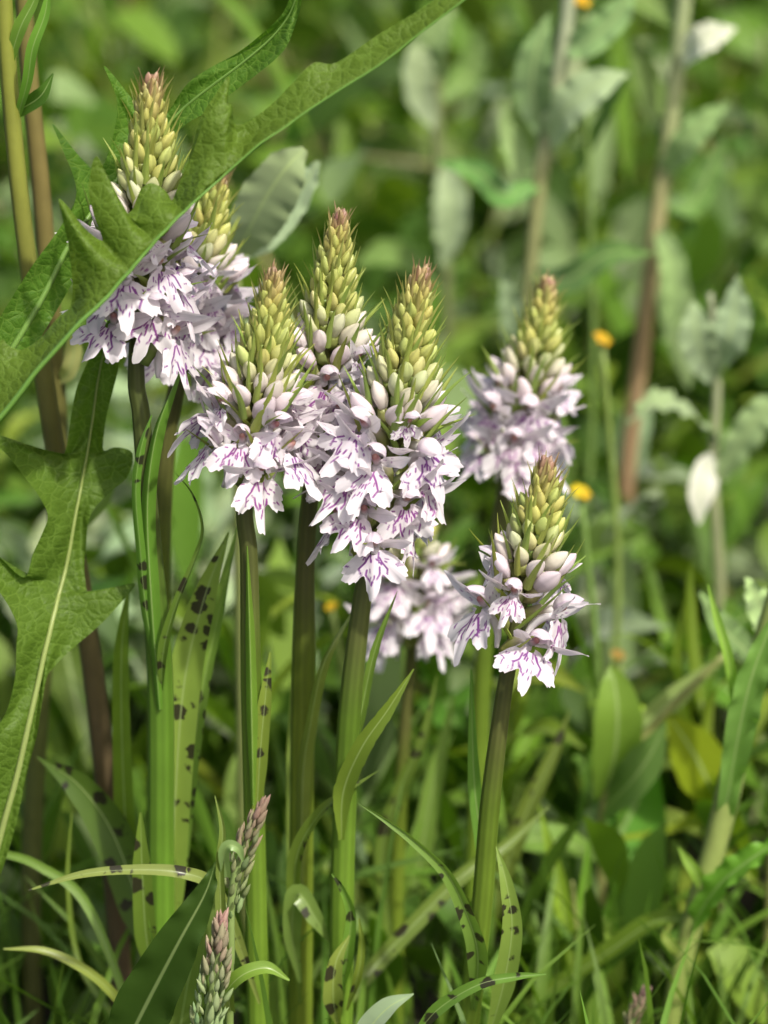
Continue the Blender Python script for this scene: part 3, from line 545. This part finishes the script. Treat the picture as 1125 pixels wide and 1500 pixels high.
# woolly fleabane leaf by the blurred orchid, and the fleabane stems behind at the right
t = root('fleabane', 'fleabane with woolly pale leaf spread behind the blurred topmost pair of orchids', 'plant', base_px(345, 420, .105))
stem_from_px(t, [(345, 1300), (350, 700), (350, 480), (344, 385), (350, 330)], [18, 18, 16, 12], .105)
pleaf(t, [(346, 372, 0), (368, 330, -.006), (392, 285, -.010), (420, 245, -.012), (446, 218, -.01)], [40, 80, 86, 66, 8], M_WOOL, .105, face=(.3, -1, .2), fold=.25, wave=.0004, c=(.20, .28, .14), seed=36, edge=.015, nu=40)
pleaf(t, [(346, 372, 0), (385, 345, .004), (425, 300, .008), (452, 262, .008), (466, 236, .008)], [30, 60, 56, 36, 4], M_WOOL, .105, face=(-.4, -1, .3), fold=.2, wave=.0004, c=(.29, .37, .22), seed=37, edge=.015)
pleaf(t, [(350, 480, 0), (380, 470, -.006), (420, 480, -.01), (455, 510, -.012)], [24, 46, 40, 4], M_WOOL, .105, face=(0, -.5, 1), c=(.2, .28, .14), seed=38, wave=.001)

# leaf templates for the meadow behind (local: grows along +y from the origin, arches up then over; unit length)
def tmpl(name, widths, arch, droop, mat, wave, fold, seed, edge=0.0, nu=18, nv=7):
    s = np.linspace(0, 1, 9); r = random.Random(seed)
    pts = np.stack([.06 * np.sin(s * 3 + seed) * s, s * (1 - .12 * droop * s), arch * s - droop * s**2.2], -1)
    return ribbon(name, pts, widths, mat, (0, -.25, 1), fold, nu, nv, wave, 3, r.uniform(-.5, .5), None, seed, edge)
OBL = [.10, .20, .27, .30, .29, .25, .18, .09, .01]; OVA = [.10, .30, .46, .50, .46, .38, .26, .12, .01]; LIN = [.07, .10, .11, .11, .10, .085, .06, .035, .005]
T_WOOL = [tmpl('leaf', np.array(OBL) * (.9 + .1 * i), .75 - .1 * i, .45 + .15 * i, M_WOOL, .022, .25, 100 + i, .03) for i in range(5)]
T_BROAD = [tmpl('leaf', np.array(OVA) * (.85 + .1 * i), .7 - .15 * i, .3 + .2 * i, M_HERB, .012, .2, 110 + i) for i in range(5)]
T_LANCE = [tmpl('leaf', np.array(OBL) * (.75 + .1 * i), .9 - .1 * i, .4 + .15 * i, M_HERB, .01, .3, 120 + i) for i in range(5)]
T_NARR = [tmpl('leaf', np.array(LIN) * (1 + .2 * i), 1.3 - .2 * i, .5 + .2 * i, M_HERB, .004, .35, 130 + i) for i in range(4)]
T_STEM = [tube_mesh('stem', catmull([(0, 0, -.02), (.02 * math.sin(i), .02 * math.cos(i), .3), (-.02 * math.cos(i), .02, .65), (.03 * math.sin(i * 2), .03 * math.cos(i * 2), 1)], 14), [.011, .010, .008, .005], M_HSTEM, 8, .06, 5) for i in range(4)]
def herb(kind, name, label, group, x, y, h, seed, c, sc_c, n=10, ll=.05, lean=(0, 0), low=.12, tuft=True):
    r = random.Random(seed); T = {'wool': T_WOOL, 'broad': T_BROAD, 'lance': T_LANCE, 'narrow': T_NARR}[kind]
    o = root(name, label, 'plant', (x, y, 0), group)
    k = r.randrange(4); Ms = Matrix.Translation((0, 0, 0)) @ rot('X', -lean[1]) @ rot('Y', lean[0])
    S = Ms @ Matrix.Diagonal((h * 1.0, h * 1.0, h, 1))
    add('stem', T_STEM[k], o, S @ Matrix.Diagonal((.8 if h > .2 else 1, .8 if h > .2 else 1, 1, 1)), sc_c)
    ang = r.uniform(0, 6.28)
    for i in range(n):
        f = low + (1 - low) * (i + .5) / n; ang += 2.3 + r.gauss(0, .3)
        l = ll * r.uniform(.75, 1.2) * (1.1 - .45 * f)
        px = np.array([0, .3, .65, 1.0]); i_ = k
        cx = np.interp(f, px, [0, .02 * math.sin(i_), -.02 * math.cos(i_), .03 * math.sin(i_ * 2)]) * h * .8; cy = np.interp(f, px, [0, .02 * math.cos(i_), .02, .03 * math.cos(i_ * 2)]) * h * .8
        up = r.uniform(-10, 30) + 25 * f
        M = Ms @ Matrix.Translation((cx, cy, f * h)) @ rot('Z', ang) @ rot('X', R(up)) @ rot('Y', r.gauss(0, .35)) @ Matrix.Scale(l, 4)
        v = r.uniform(.82, 1.2)
        add('leaf', r.choice(T), o, M, (c[0] * v, c[1] * v, c[2] * v))
    return o
WOOLC = (.20, .275, .15); BR1 = (.11, .19, .026); BR2 = (.085, .165, .022); YG = (.19, .27, .03); SC = (.17, .21, .06); BRN = (.20, .12, .07)
# placed fleabanes
def placed(px, py_top, y, **k):
    p = P(px, py_top, y); return p.x, y, max(.05, p.z)
def fleabane_px(label, y, stem, widths, C, leaves, seed):
    t = root('fleabane', label, 'plant', base_px(stem[0][0], 900, y), 'fleabanes behind the orchids')
    stem_from_px(t, stem, widths, y, C=C)
    for i, (pts, wd, c) in enumerate(leaves):
        pleaf(t, pts, wd, M_WOOL, y, face=((i % 3 - 1) * .4, -1, .4), c=c, seed=seed + i, wave=.0006, fold=.25)
PW, GW, DW = (.27, .35, .20), (.17, .26, .10), (.10, .19, .045)
fleabane_px('pale woolly fleabane with whitish stem rising above the blurred orchid that stands apart', .24, [(750, 1300), (762, 700), (772, 470), (790, 270), (806, 180), (828, 50), (838, -80)], [20, 20, 20, 24, 22, 14], ((.16, .17, .06), (.22, .22, .09), (.34, .38, .25)),
    [([(800, 215, 0), (825, 165, -.01), (870, 128, -.014), (920, 106, -.014)], [26, 62, 56, 4], PW), ([(798, 200, 0), (780, 140, -.01), (785, 80, -.014), (805, 20, -.012)], [20, 56, 50, 4], GW), ([(806, 180, 0), (825, 120, .01), (838, 70, .012), (870, 20, .01)], [20, 50, 46, 4], PW), ([(790, 270, 0), (740, 285, -.01), (700, 252, -.014), (640, 236, -.014)], [16, 38, 36, 4], DW), ([(778, 400, 0), (830, 410, -.01), (890, 372, -.014), (955, 372, -.014)], [16, 44, 40, 4], DW), ([(786, 300, 0), (770, 260, .01), (745, 200, .014), (735, 150, .014)], [16, 44, 36, 4], GW), ([(765, 560, 0), (755, 500, -.008), (748, 440, -.01), (735, 400, -.01)], [14, 36, 34, 4], PW), ([(822, 70, 0), (860, 60, -.006), (905, 20, -.008), (930, -30, -.008)], [20, 50, 44, 4], GW)], 500)
fleabane_px('tall fleabane whose stem turns red-brown low down', .28, [(905, 1300), (915, 800), (920, 680), (945, 470), (965, 300), (985, 160), (1008, -60)], [22, 24, 24, 24, 22, 20], ((.16, .09, .05), (.20, .12, .07), (.25, .17, .09), (.26, .27, .12), (.28, .33, .16)),
    [([(995, 95, 0), (1020, 65, -.01), (1045, 52, -.012), (1078, 42, -.012)], [16, 44, 42, 4], (.44, .48, .40)), ([(970, 260, 0), (1000, 215, -.01), (1030, 180, -.012), (1068, 150, -.012)], [16, 44, 40, 4], GW), ([(978, 210, 0), (960, 160, .01), (940, 100, .012), (925, 50, .012)], [16, 50, 44, 4], DW), ([(960, 330, 0), (985, 380, -.01), (990, 440, -.014), (975, 500, -.014)], [16, 40, 36, 4], GW), ([(1000, 40, 0), (965, 10, .006), (930, -10, .008), (890, -20, .008)], [16, 46, 40, 4], DW), ([(968, 290, 0), (1010, 300, .01), (1040, 250, .012), (1060, 200, .012)], [16, 40, 40, 4], DW)], 520)
fleabane_px('soft pale fleabane leaves hanging beside a dull stem, left of the whitish stem', .34, [(640, 1300), (650, 700), (655, 420), (640, 200), (650, 0), (655, -80)], [16, 16, 16, 14, 10], ((.16, .17, .06), (.2, .24, .1)),
    [([(648, 240, 0), (662, 290, -.01), (660, 340, -.012), (650, 390, -.012)], [16, 54, 50, 6], PW), ([(642, 120, 0), (625, 80, -.01), (640, 40, -.012), (665, 10, -.012)], [20, 56, 50, 6], GW), ([(642, 190, 0), (615, 140, -.01), (610, 90, -.012), (620, 50, -.01)], [16, 50, 44, 4], PW), ([(645, 150, 0), (680, 120, .01), (700, 80, .012), (705, 40, .012)], [16, 50, 44, 4], DW), ([(652, 420, 0), (600, 380, .01), (560, 370, .012), (520, 390, .012)], [16, 44, 40, 4], DW)], 540)
GEN = [0]
# scattered meadow plants, nearer ones singly built
spots = []
def free(x, y, d):
    for a, b in spots:
        if (a - x)**2 + (b - y)**2 < d * d: return False
    spots.append((x, y)); return True
def frustum_x(y, m=1.15):
    return .115 * (y - CAM.y) / math.cos(PITCH) * m
NPL = 0
tries = 0
LBL = {'wool': ('fleabane', 'out of focus fleabane with pale grey-green woolly leaves behind the orchids', 'fleabanes in the meadow behind'),
       'broad': ('meadow_herb', 'out of focus herb with broad green leaves in the meadow behind', 'broad-leaved herbs in the meadow behind'),
       'lance': ('leafy_herb', 'out of focus herb with yellow-green pointed leaves in the meadow behind', 'pointed-leaved herbs in the meadow behind'),
       'narrow': ('narrow_leaved_herb', 'out of focus herb with thin upright leaves in the meadow behind', 'narrow-leaved herbs in the meadow behind')}
while NPL < 150 and tries < 6000:
    tries += 1
    y = .14 + 1.35 * rng.random()**1.25; fx = frustum_x(y, 1.25)
    x = rng.uniform(-fx, fx)
    if not free(x, y, .036 + .03 * y): continue
    kind = rng.choices(['wool', 'broad', 'lance', 'narrow'], [.30, .30, .28, .12])[0]
    hmax = P(562, rng.uniform(880, 1280) if y < .28 else rng.uniform(150, 850) if y < .5 else rng.uniform(-60, 500), y).z
    h = min(max(.07, hmax), .34)
    c = {'wool': WOOLC, 'broad': rng.choice([BR1, BR2]), 'lance': rng.choice([YG, BR1]), 'narrow': YG}[kind]
    si = rng.choice([0, 0, 1, 2]); sc_c = [SC, BRN, (.24, .27, .12)][si]
    nm, lb, gr = LBL[kind]; lb = ('tall ' if h > .22 else 'low ' if h < .13 else 'mid-height ') + ('green', 'brown', 'pale')[si] + '-stemmed ' + lb
    herb(kind, nm, lb, gr, x, y, h, 300 + NPL, c, sc_c, rng.randint(8, 13), rng.uniform(.04, .062) if kind != 'broad' else rng.uniform(.035, .055), (rng.gauss(0, .08), rng.gauss(0, .08)), .1)
    NPL += 1

# yellow flowers far behind
def yellow(px, py, y, dia, label, petals=6, c=(.55, .36, .008)):
    p = P(px, py, y); o = root('yellow_flower', label, 'flower', (p.x, y, 0), 'small yellow flowers behind')
    add('stem', tube_mesh('stem', catmull([(p.x, y, -.003), (p.x + .006, y, p.z * .5), tuple(p)], 14), [.0012, .001, .0009], M_HSTEM, 7, C=[(.15, .22, .05)] * 2), o)
    rad = dia * .5 * pxm(y, py); r = random.Random(int(px))
    me = ribbon('petal', [(0, 0, 0), (0, rad * .5, rad * .16), (0, rad, rad * .1)], [rad * .3, rad * .75, rad * .8, rad * .3], M_YEL, (0, -.2, 1), .15, 8, 5)
    Fm = frame(p, Vector((1, 0, 0)), Vector((r.uniform(-.5, .5), -.35, .9)))
    for i in range(petals): add('petal', me, o, Matrix.Translation(-o.location) @ Fm @ rot('Z', i * 6.283 / petals), c)
    add('centre', BUDS[0], o, Matrix.Translation(-o.location) @ Fm @ Matrix.Scale(rad * .22, 4), (.4, .26, .02))
yellow(882, 497, .19, 30, 'small yellow flower to the upper right of the orchid that stands apart')
yellow(850, 722, .15, 34, 'yellow flower beside the short orchid bud tip')
yellow(485, 889, .15, 20, 'tiny yellow flower between the two tall straight stems')
yellow(850, 2, .26, 34, 'yellow flower above the pale woolly fleabane')
yellow(905, 960, .14, 24, 'faded orange-brown flower among leaves right of the short orchid', c=(.26, .17, .03))

# ------------------------------------------------------------------ nearer plants at the right
t = root('sow_thistle', 'pale smooth-stemmed herb with toothed clasping leaves right of the orchids', 'plant', base_px(975, 1500, .055))
stem_from_px(t, [(978, 1560), (985, 1480), (1012, 1360), (1050, 1230), (1085, 1080), (1120, 940), (1160, 800)], [26, 30, 34, 38, 34, 28], .055, C=((.2, .28, .06), (.25, .33, .09), (.22, .3, .08)))
pleaf(t, [(1012, 1360, -.002), (1050, 1300, -.008), (1095, 1262, -.012), (1150, 1225, -.014)], [26, 46, 44, 12], M_HERB, .055, face=(0, -.6, .8), fold=.35, c=(.17, .29, .035), seed=50, wave=.001, edge=.06)
pleaf(t, [(1062, 1190, -.002), (1085, 1060, -.008), (1105, 980, -.01), (1140, 890, -.01)], [30, 54, 50, 10], M_HERB, .055, fold=.5, c=(.22, .34, .08), seed=51, wave=.001)
pleaf(t, [(1074, 1010, -.006), (1066, 960, -.008), (1050, 905, -.008), (1037, 856, -.008)], [16, 18, 14, 2], M_HERB, .055, fold=.5, c=(.2, .3, .05), seed=52)
pleaf(t, [(1085, 1080, 0), (1078, 1030, -.004), (1074, 1005, -.006)], [18, 20, 16], M_HERB, .055, fold=.5, c=(.18, .28, .05), seed=53)
pleaf(t, [(1035, 1310, 0), (1020, 1280, -.004), (1005, 1258, -.004), (994, 1240, -.004)], [16, 22, 16, 2], M_HERB, .055, fold=.4, c=(.2, .32, .05), seed=54)
pleaf(t, [(1020, 1350, .002), (960, 1350, .006), (890, 1395, .01), (800, 1455, .014), (740, 1490, .016)], [20, 34, 34, 24, 3], M_HERB, .055, face=(0, -.6, .8), fold=.4, c=(.09, .17, .02), seed=55)
pleaf(t, [(1000, 1400, .0), (985, 1385, -.003), (975, 1370, -.003), (985, 1352, -.003)], [12, 18, 14, 2], M_HERB, .055, c=(.2, .3, .06), seed=56)
t = root('broad_leaved_herb', 'herb with upright oval green leaf and an olive-yellow leaf behind the short orchid', 'plant', base_px(890, 1300, .11))
stem_from_px(t, [(890, 1500), (880, 1300), (890, 1160), (960, 1060), (1060, 960)], [18, 16, 14, 10], .11)
pleaf(t, [(884, 1170, 0), (900, 1110, -.004), (905, 1050, -.006), (900, 1000, -.004), (892, 976, -.002)], [30, 72, 78, 46, 4], M_HERB, .11, fold=.3, c=(.13, .23, .035), seed=57)
pleaf(t, [(880, 1190, 0), (920, 1150, -.008), (950, 1110, -.01), (975, 1060, -.01)], [40, 66, 58, 4], M_HERB, .11, face=(0, -.7, .8), c=(.10, .19, .05), seed=58)
pleaf(t, [(890, 1230, .004), (980, 1215, .008), (1045, 1180, .008), (1030, 1130, .006), (1008, 1090, .004), (978, 1046, .002)], [8, 10, 40, 86, 74, 6], M_HERB, .11, face=(.2, -1, .2), fold=.1, c=(.19, .21, .012), seed=59)
pleaf(t, [(890, 1160, 0), (930, 1080, .004), (990, 1020, .006), (1070, 955, .008)], [14, 36, 36, 4], M_WOOL, .11, c=(.15, .24, .07), seed=60)
pleaf(t, [(884, 1260, -.004), (830, 1235, -.008), (780, 1230, -.01), (742, 1238, -.01)], [20, 56, 56, 6], M_HERB, .11, face=(0, -.5, .9), c=(.11, .2, .04), seed=61)
pleaf(t, [(884, 1290, -.004), (900, 1240, .002), (930, 1180, .006), (960, 1120, .006)], [30, 100, 110, 10], M_HERB, .12, c=(.12, .23, .025), seed=62, fold=.15)
t = root('upright_herb', 'bright green herb of upright narrow leaves left of the pale smooth-stemmed herb', 'plant', base_px(850, 1500, .085))
for i, (a, b, c_, d_) in enumerate([(852, 1520, 790, 1180), (850, 1520, 862, 1230), (856, 1520, 905, 1290), (846, 1520, 815, 1330), (850, 1520, 940, 1380), (846, 1510, 770, 1350)]):
    pleaf(t, [(a, b, 0), (a + (c_ - a) * .25, b + (d_ - b) * .35, .002 * i), (a + (c_ - a) * .6, b + (d_ - b) * .7, .003 * i), (c_, d_, .003 * i)], [16, 30, 28, 2], M_HERB, .085, fold=.4, c=(.17, .28, .03), seed=63 + i)
stem_from_px(t, [(850, 1560), (850, 1480), (846, 1380), (838, 1290)], [14, 14, 10, 4], .085)
# pale hanging petal-like leaf at the right and woolly leaves there
t = root('fleabane', 'fleabane with one whitish hanging leaf at the right of the meadow', 'plant', base_px(1060, 900, .20))
stem_from_px(t, [(1040, 1300), (1055, 900), (1045, 700), (1050, 560), (1040, 430)], [16, 16, 14, 8], .20, C=((.2, .22, .09), (.3, .33, .2)))
pleaf(t, [(1046, 668, 0), (1034, 690, -.01), (1026, 725, -.014), (1024, 768, -.014)], [12, 46, 44, 4], M_WOOL, .20, c=(.52, .56, .50), seed=71, face=(.3, -1, .2))
pleaf(t, [(1048, 560, 0), (1030, 525, -.008), (1020, 485, -.012), (1016, 440, -.01)], [16, 50, 56, 4], M_WOOL, .20, c=(.22, .30, .17), seed=72, wave=.0008)
pleaf(t, [(1048, 540, 0), (1066, 500, -.01), (1076, 455, -.01), (1080, 405, -.01)], [16, 54, 52, 4], M_WOOL, .20, c=(.27, .35, .21), seed=73, wave=.0008)
pleaf(t, [(1052, 640, 0), (1000, 600, -.01), (960, 590, -.014), (920, 620, -.014)], [20, 54, 46, 4], M_WOOL, .20, face=(0, -.4, 1), c=(.2, .29, .14), seed=74, wave=.0008)
pleaf(t, [(1054, 700, 0), (1090, 640, -.006), (1120, 600, -.008), (1150, 580, -.008)], [20, 50, 46, 4], M_WOOL, .20, c=(.22, .31, .14), seed=75, wave=.0008)
# fresh pale shoot at the right edge
t = root('fleabane', 'pale fleabane shoot with frilled leaves at the right edge above the pale stem', 'plant', base_px(1135, 1100, .09))
stem_from_px(t, [(1140, 1400), (1138, 1100), (1130, 950), (1120, 880)], [16, 14, 10, 6], .09)
pleaf(t, [(1132, 960, 0), (1128, 920, -.006), (1110, 880, -.01), (1092, 846, -.01)], [16, 46, 44, 4], M_WOOL, .09, c=(.24, .35, .15), seed=76, wave=.0014, edge=.05)
pleaf(t, [(1132, 990, 0), (1090, 950, .004), (1060, 920, .006), (1025, 868, .006)], [16, 44, 44, 4], M_WOOL, .09, c=(.17, .27, .1), seed=77, wave=.001)

# ------------------------------------------------------------------ foreground bottom: grass flower spikes, dark leaf, grey leaf tip
SPK = mesh('spikelet', *(lambda s, a: (np.stack([np.interp(s, [0, .3, .7, 1], [.05, .16, .11, .01])[:, None] * np.cos(a)[None], np.interp(s, [0, .3, .7, 1], [.05, .13, .09, .01])[:, None] * np.sin(a)[None], np.repeat(s[:, None], 8, 1)], -1).reshape(-1, 3), grid_faces(9, 8, True)))(np.linspace(0, 1, 9), np.linspace(0, 2 * np.pi, 8, endpoint=False)), mat=M_SPIKE)
def grass_spike(label, y, axis, stem, wpx, n, seed, stemw=9, cols=((.20, .29, .11), (.25, .27, .13), (.30, .20, .15)), slen=22):
    r = random.Random(seed); base = P(*stem[-1], y); o = root('grass_spike', label, 'grass', (base.x, y, 0), 'grass flower spikes')
    pts = [P(*a, y) for a in axis[::-1]] + [P(*a, y) for a in stem]; pts.append(Vector((base.x, y, -.003)))
    add('stem', tube_mesh('stem', catmull([tuple(p) for p in pts[::-1]], 40), [stemw * .5 * pxm(y)] * 3 + [stemw * .2 * pxm(y)], M_HSTEM, 10, C=[(.16, .24, .06), (.22, .31, .11)]), o)
    ap = catmull([tuple(P(*a, y)) for a in axis], n); inv = Matrix.Translation(-o.location)
    for i in range(n):
        f = i / (n - 1); p = Vector(ap[i]); q = Vector(ap[min(i + 1, n - 1)]) - Vector(ap[max(i - 1, 0)]); a = q.normalized()
        bo = Vector((0, -1, 0)); out = (rot(a, i * 2.39996) @ (bo - a * bo.dot(a)).normalized().to_4d()).to_3d()
        rad = wpx * .5 * pxm(y) * np.interp(f, [0, .2, .6, 1], [.5, .75, .55, .05]); l = slen * pxm(y) * r.uniform(.65, 1.3)
        M = frame(p + out * rad * .8, out, a) @ rot('X', -R(r.uniform(2, 34) * (1 - .6 * f))) @ rot('Y', r.gauss(0, .16)) @ Matrix.Diagonal((l * 1.1, l * 1.1, l, 1))
        c = lerp3(f + r.gauss(0, .12), [0, .45, 1], cols)
        add('spikelet', SPK, o, inv @ M, c)
    return o
t = grass_spike('green grass spike flushed pink at its leaning tip', -.030, [(338, 1340), (345, 1280), (362, 1230), (382, 1182)], [(338, 1400), (336, 1480)], 60, 70, 1, 13, slen=27)
pleaf(t, [(337, 1480, -.001), (326, 1370, -.003), (322, 1270, -.004), (326, 1215, -.004), (315, 1165, -.003)], [24, 26, 20, 14, 2], M_OLEAF, -.030, fold=.8, c=(.17, .27, .06), seed=81)
pleaf(t, [(332, 1285, -.003), (328, 1250, -.006), (336, 1238, -.007), (350, 1244, -.007), (356, 1262, -.006)], [14, 18, 18, 14, 3], M_OLEAF, -.030, fold=.3, c=(.24, .34, .12), seed=82)
grass_spike('pink and green grass spike leaning low before the first', -.038, [(296, 1540), (308, 1470), (318, 1410), (324, 1352)], [(290, 1600)], 74, 90, 2, 12, slen=29, cols=((.25, .36, .15), (.27, .33, .16), (.38, .23, .20)))
grass_spike('small brownish grass spike at the foot of the pale smooth-stemmed herb', .02, [(920, 1520), (930, 1485), (945, 1452)], [(915, 1600)], 26, 30, 3, 8, cols=((.26, .26, .13), (.3, .22, .15), (.3, .2, .17)), slen=20)
t = root('dock', 'dark folded leaf with a crinkled paler leaf at the foot of the left orchids', 'plant', base_px(250, 1500, -.02))
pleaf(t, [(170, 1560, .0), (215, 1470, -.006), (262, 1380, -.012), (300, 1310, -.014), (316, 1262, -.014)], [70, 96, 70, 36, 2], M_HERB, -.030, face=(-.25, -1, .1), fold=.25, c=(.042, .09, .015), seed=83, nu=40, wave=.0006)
pleaf(t, [(255, 1580, .002), (268, 1480, -.002), (284, 1400, -.005), (304, 1340, -.006), (318, 1290, -.006)], [40, 64, 62, 40, 3], M_HERB, -.022, face=(-.2, -1, .3), fold=.2, c=(.17, .26, .07), seed=84, nu=50, wave=.0005, edge=.02, wfreq=3.1)
pleaf(t, [(310, 1520, -.006), (322, 1470, -.012), (350, 1432, -.016), (390, 1418, -.016), (424, 1436, -.016)], [12, 20, 26, 22, 3], M_OLEAF, -.022, face=(0, -.7, .7), fold=.4, c=(.19, .30, .04), seed=85)
stem_from_px(t, [(250, 1600), (250, 1560), (245, 1500)], [20, 20, 12], -.02)
t = root('grey_leaf_shoot', 'grey-green woolly leaf tip poking up at the foot of the middle stems', 'plant', base_px(545, 1600, -.045))
stem_from_px(t, [(540, 1640), (535, 1590), (530, 1545)], [14, 14, 10], -.045)
pleaf(t, [(526, 1560, 0), (540, 1510, -.003), (570, 1475, -.004), (606, 1456, -.004)], [30, 44, 34, 2], M_WOOL, -.045, face=(0, -.7, .7), fold=.45, c=(.17, .25, .15), seed=86)
t = root('grass_tuft', 'thin yellowing grass blades bending out at the bottom left corner', 'grass', base_px(200, 1500, .01))
pleaf(t, [(215, 1520, .0), (160, 1450, -.004), (110, 1412, -.006), (60, 1392, -.006), (5, 1390, -.006)], [12, 16, 15, 12, 2], M_OLEAF, .01, face=(0, -.7, .7), c=(.2, .28, .05), seed=87)
pleaf(t, [(205, 1520, .0), (130, 1330, .01), (60, 1270, .014), (0, 1250, .016), (-60, 1250, .016)], [12, 16, 15, 12, 2], M_OLEAF, .01, c=(.15, .25, .04), seed=88)
pleaf(t, [(195, 1520, .0), (120, 1420, .02), (100, 1300, .024), (105, 1190, .026)], [10, 10, 8, 2], M_OLEAF, .01, c=(.13, .22, .03), seed=89)

# ------------------------------------------------------------------ undergrowth: grass and small leaves nobody could count
def undergrowth(name, n, seed, xr, yr, hr, wr, cols, lean, nseg=6, keep=None, kind='blade', nearh=.3):
    rs = np.random.default_rng(seed)
    y = rs.uniform(*yr, n * 2); x = rs.uniform(-1, 1, n * 2) * xr(y)
    if keep is not None: k = keep(x, y); x, y = x[k], y[k]
    x, y = x[:n], y[:n]; n = len(x)
    h = rs.uniform(*hr, n) * (.6 + .8 * rs.random(n)) * np.clip((y - .02) / .45, nearh, 1); wd = rs.uniform(*wr, n); az = rs.uniform(0, 6.283, n); ln = rs.uniform(*lean, n)
    s = np.linspace(0, 1, nseg)[None]
    z0 = 0 if kind == 'blade' else rs.uniform(0, 1, n)**1.3
    ox, oy = np.cos(az)[:, None], np.sin(az)[:, None]
    if kind == 'blade':
        rr = h[:, None] * ln[:, None] * s**2; zz = h[:, None] * s * (1 - .35 * ln[:, None] * s**2); prof = np.interp(s, [0, .3, .7, 1], [.7, 1, .75, .03]); zb = np.full((n, 1), -.003)
    else:
        L = rs.uniform(.018, .045, n)[:, None]; rr = L * s; zz = L * (rs.uniform(-.4, 2.0, n)[:, None] * s - rs.uniform(.1, 1.2, n)[:, None] * s**2); L = L * np.clip((y[:, None] + .1) / .5, .45, 1); rr = L * s; zz = zz * 1.0; prof = .06 + .94 * np.sin(np.pi * np.clip(s, 0, 1)**.85)**.8; prof = prof * np.clip((1 - s) * 6, .02, 1); zb = (z0 * h)[:, None]
    cx = x[:, None] + ox * rr; cy = y[:, None] + oy * rr; cz = zb + zz
    tw = rs.uniform(-1.2, 1.2, n)[:, None]
    sx, sy, sz = -oy * np.cos(tw), ox * np.cos(tw), np.sin(tw)
    hw = wd[:, None] * .5 * prof
    Lf = np.stack([cx - sx * hw, cy - sy * hw, cz - sz * hw], -1); Rt = np.stack([cx + sx * hw, cy + sy * hw, cz + sz * hw], -1); Md = np.stack([cx, cy, cz - hw * .35], -1)
    V = np.stack([Lf, Md, Rt], 2).reshape(-1, 3)
    b = (np.arange(n) * nseg * 3)[:, None, None]; i = (np.arange(nseg - 1) * 3)[None, :, None]
    F = np.stack([np.concatenate([b + i, b + i + 1], 2), np.concatenate([b + i + 1, b + i + 2], 2), np.concatenate([b + i + 4, b + i + 5], 2), np.concatenate([b + i + 3, b + i + 4], 2)], -1).reshape(-1, 4)
    ci = rs.integers(0, len(cols), n); C = np.array(cols)[ci] * rs.uniform(.7, 1.3, n)[:, None]
    C = np.repeat(C, nseg * 3, 0)
    me = mesh(name, V, F, C, mat=M_COVER); return add(name, me)
wide = lambda y: .30 + .22 * np.maximum(y + .3, 0)
clear = lambda x, y: (y > .1) | (np.abs(x) > .2)
g = undergrowth('meadow_grass', 5000, 1, wide, (.0, 2.6), (.05, .20), (.0022, .005), [(.13, .22, .03), (.17, .26, .04), (.09, .17, .025), (.24, .25, .08), (.30, .25, .13)], (.1, .9), keep=lambda x, y: ((y > .09) & (np.sin(x * 977 + y * 1313) > .9 - y * 3)) | (np.abs(x) > .18 + .1 * y))
g['kind'] = 'stuff'; g['label'] = 'green meadow grass filling the ground behind the orchids'
g = undergrowth('leafy_undergrowth', 23000, 2, wide, (.07, 2.6), (.03, .24), (.007, .018), [(.06, .12, .014), (.085, .16, .02), (.12, .20, .028), (.17, .23, .11), (.14, .21, .028), (.05, .10, .015)], (0, 1), nseg=10, kind='leaf')
g['kind'] = 'stuff'; g['label'] = 'dense low green leaves covering the meadow floor'
g = undergrowth('short_grass', 1500, 3, lambda y: .2 + 0 * y, (-.12, .12), (.02, .075), (.0018, .004), [(.12, .2, .03), (.09, .17, .025)], (.1, .8), keep=lambda x, y: y > -.10 + 0 * x, nearh=1)
g['kind'] = 'stuff'; g['label'] = 'short grass round the feet of the orchid stems'
print('objects', len(bpy.data.objects), 'herbs', NPL)
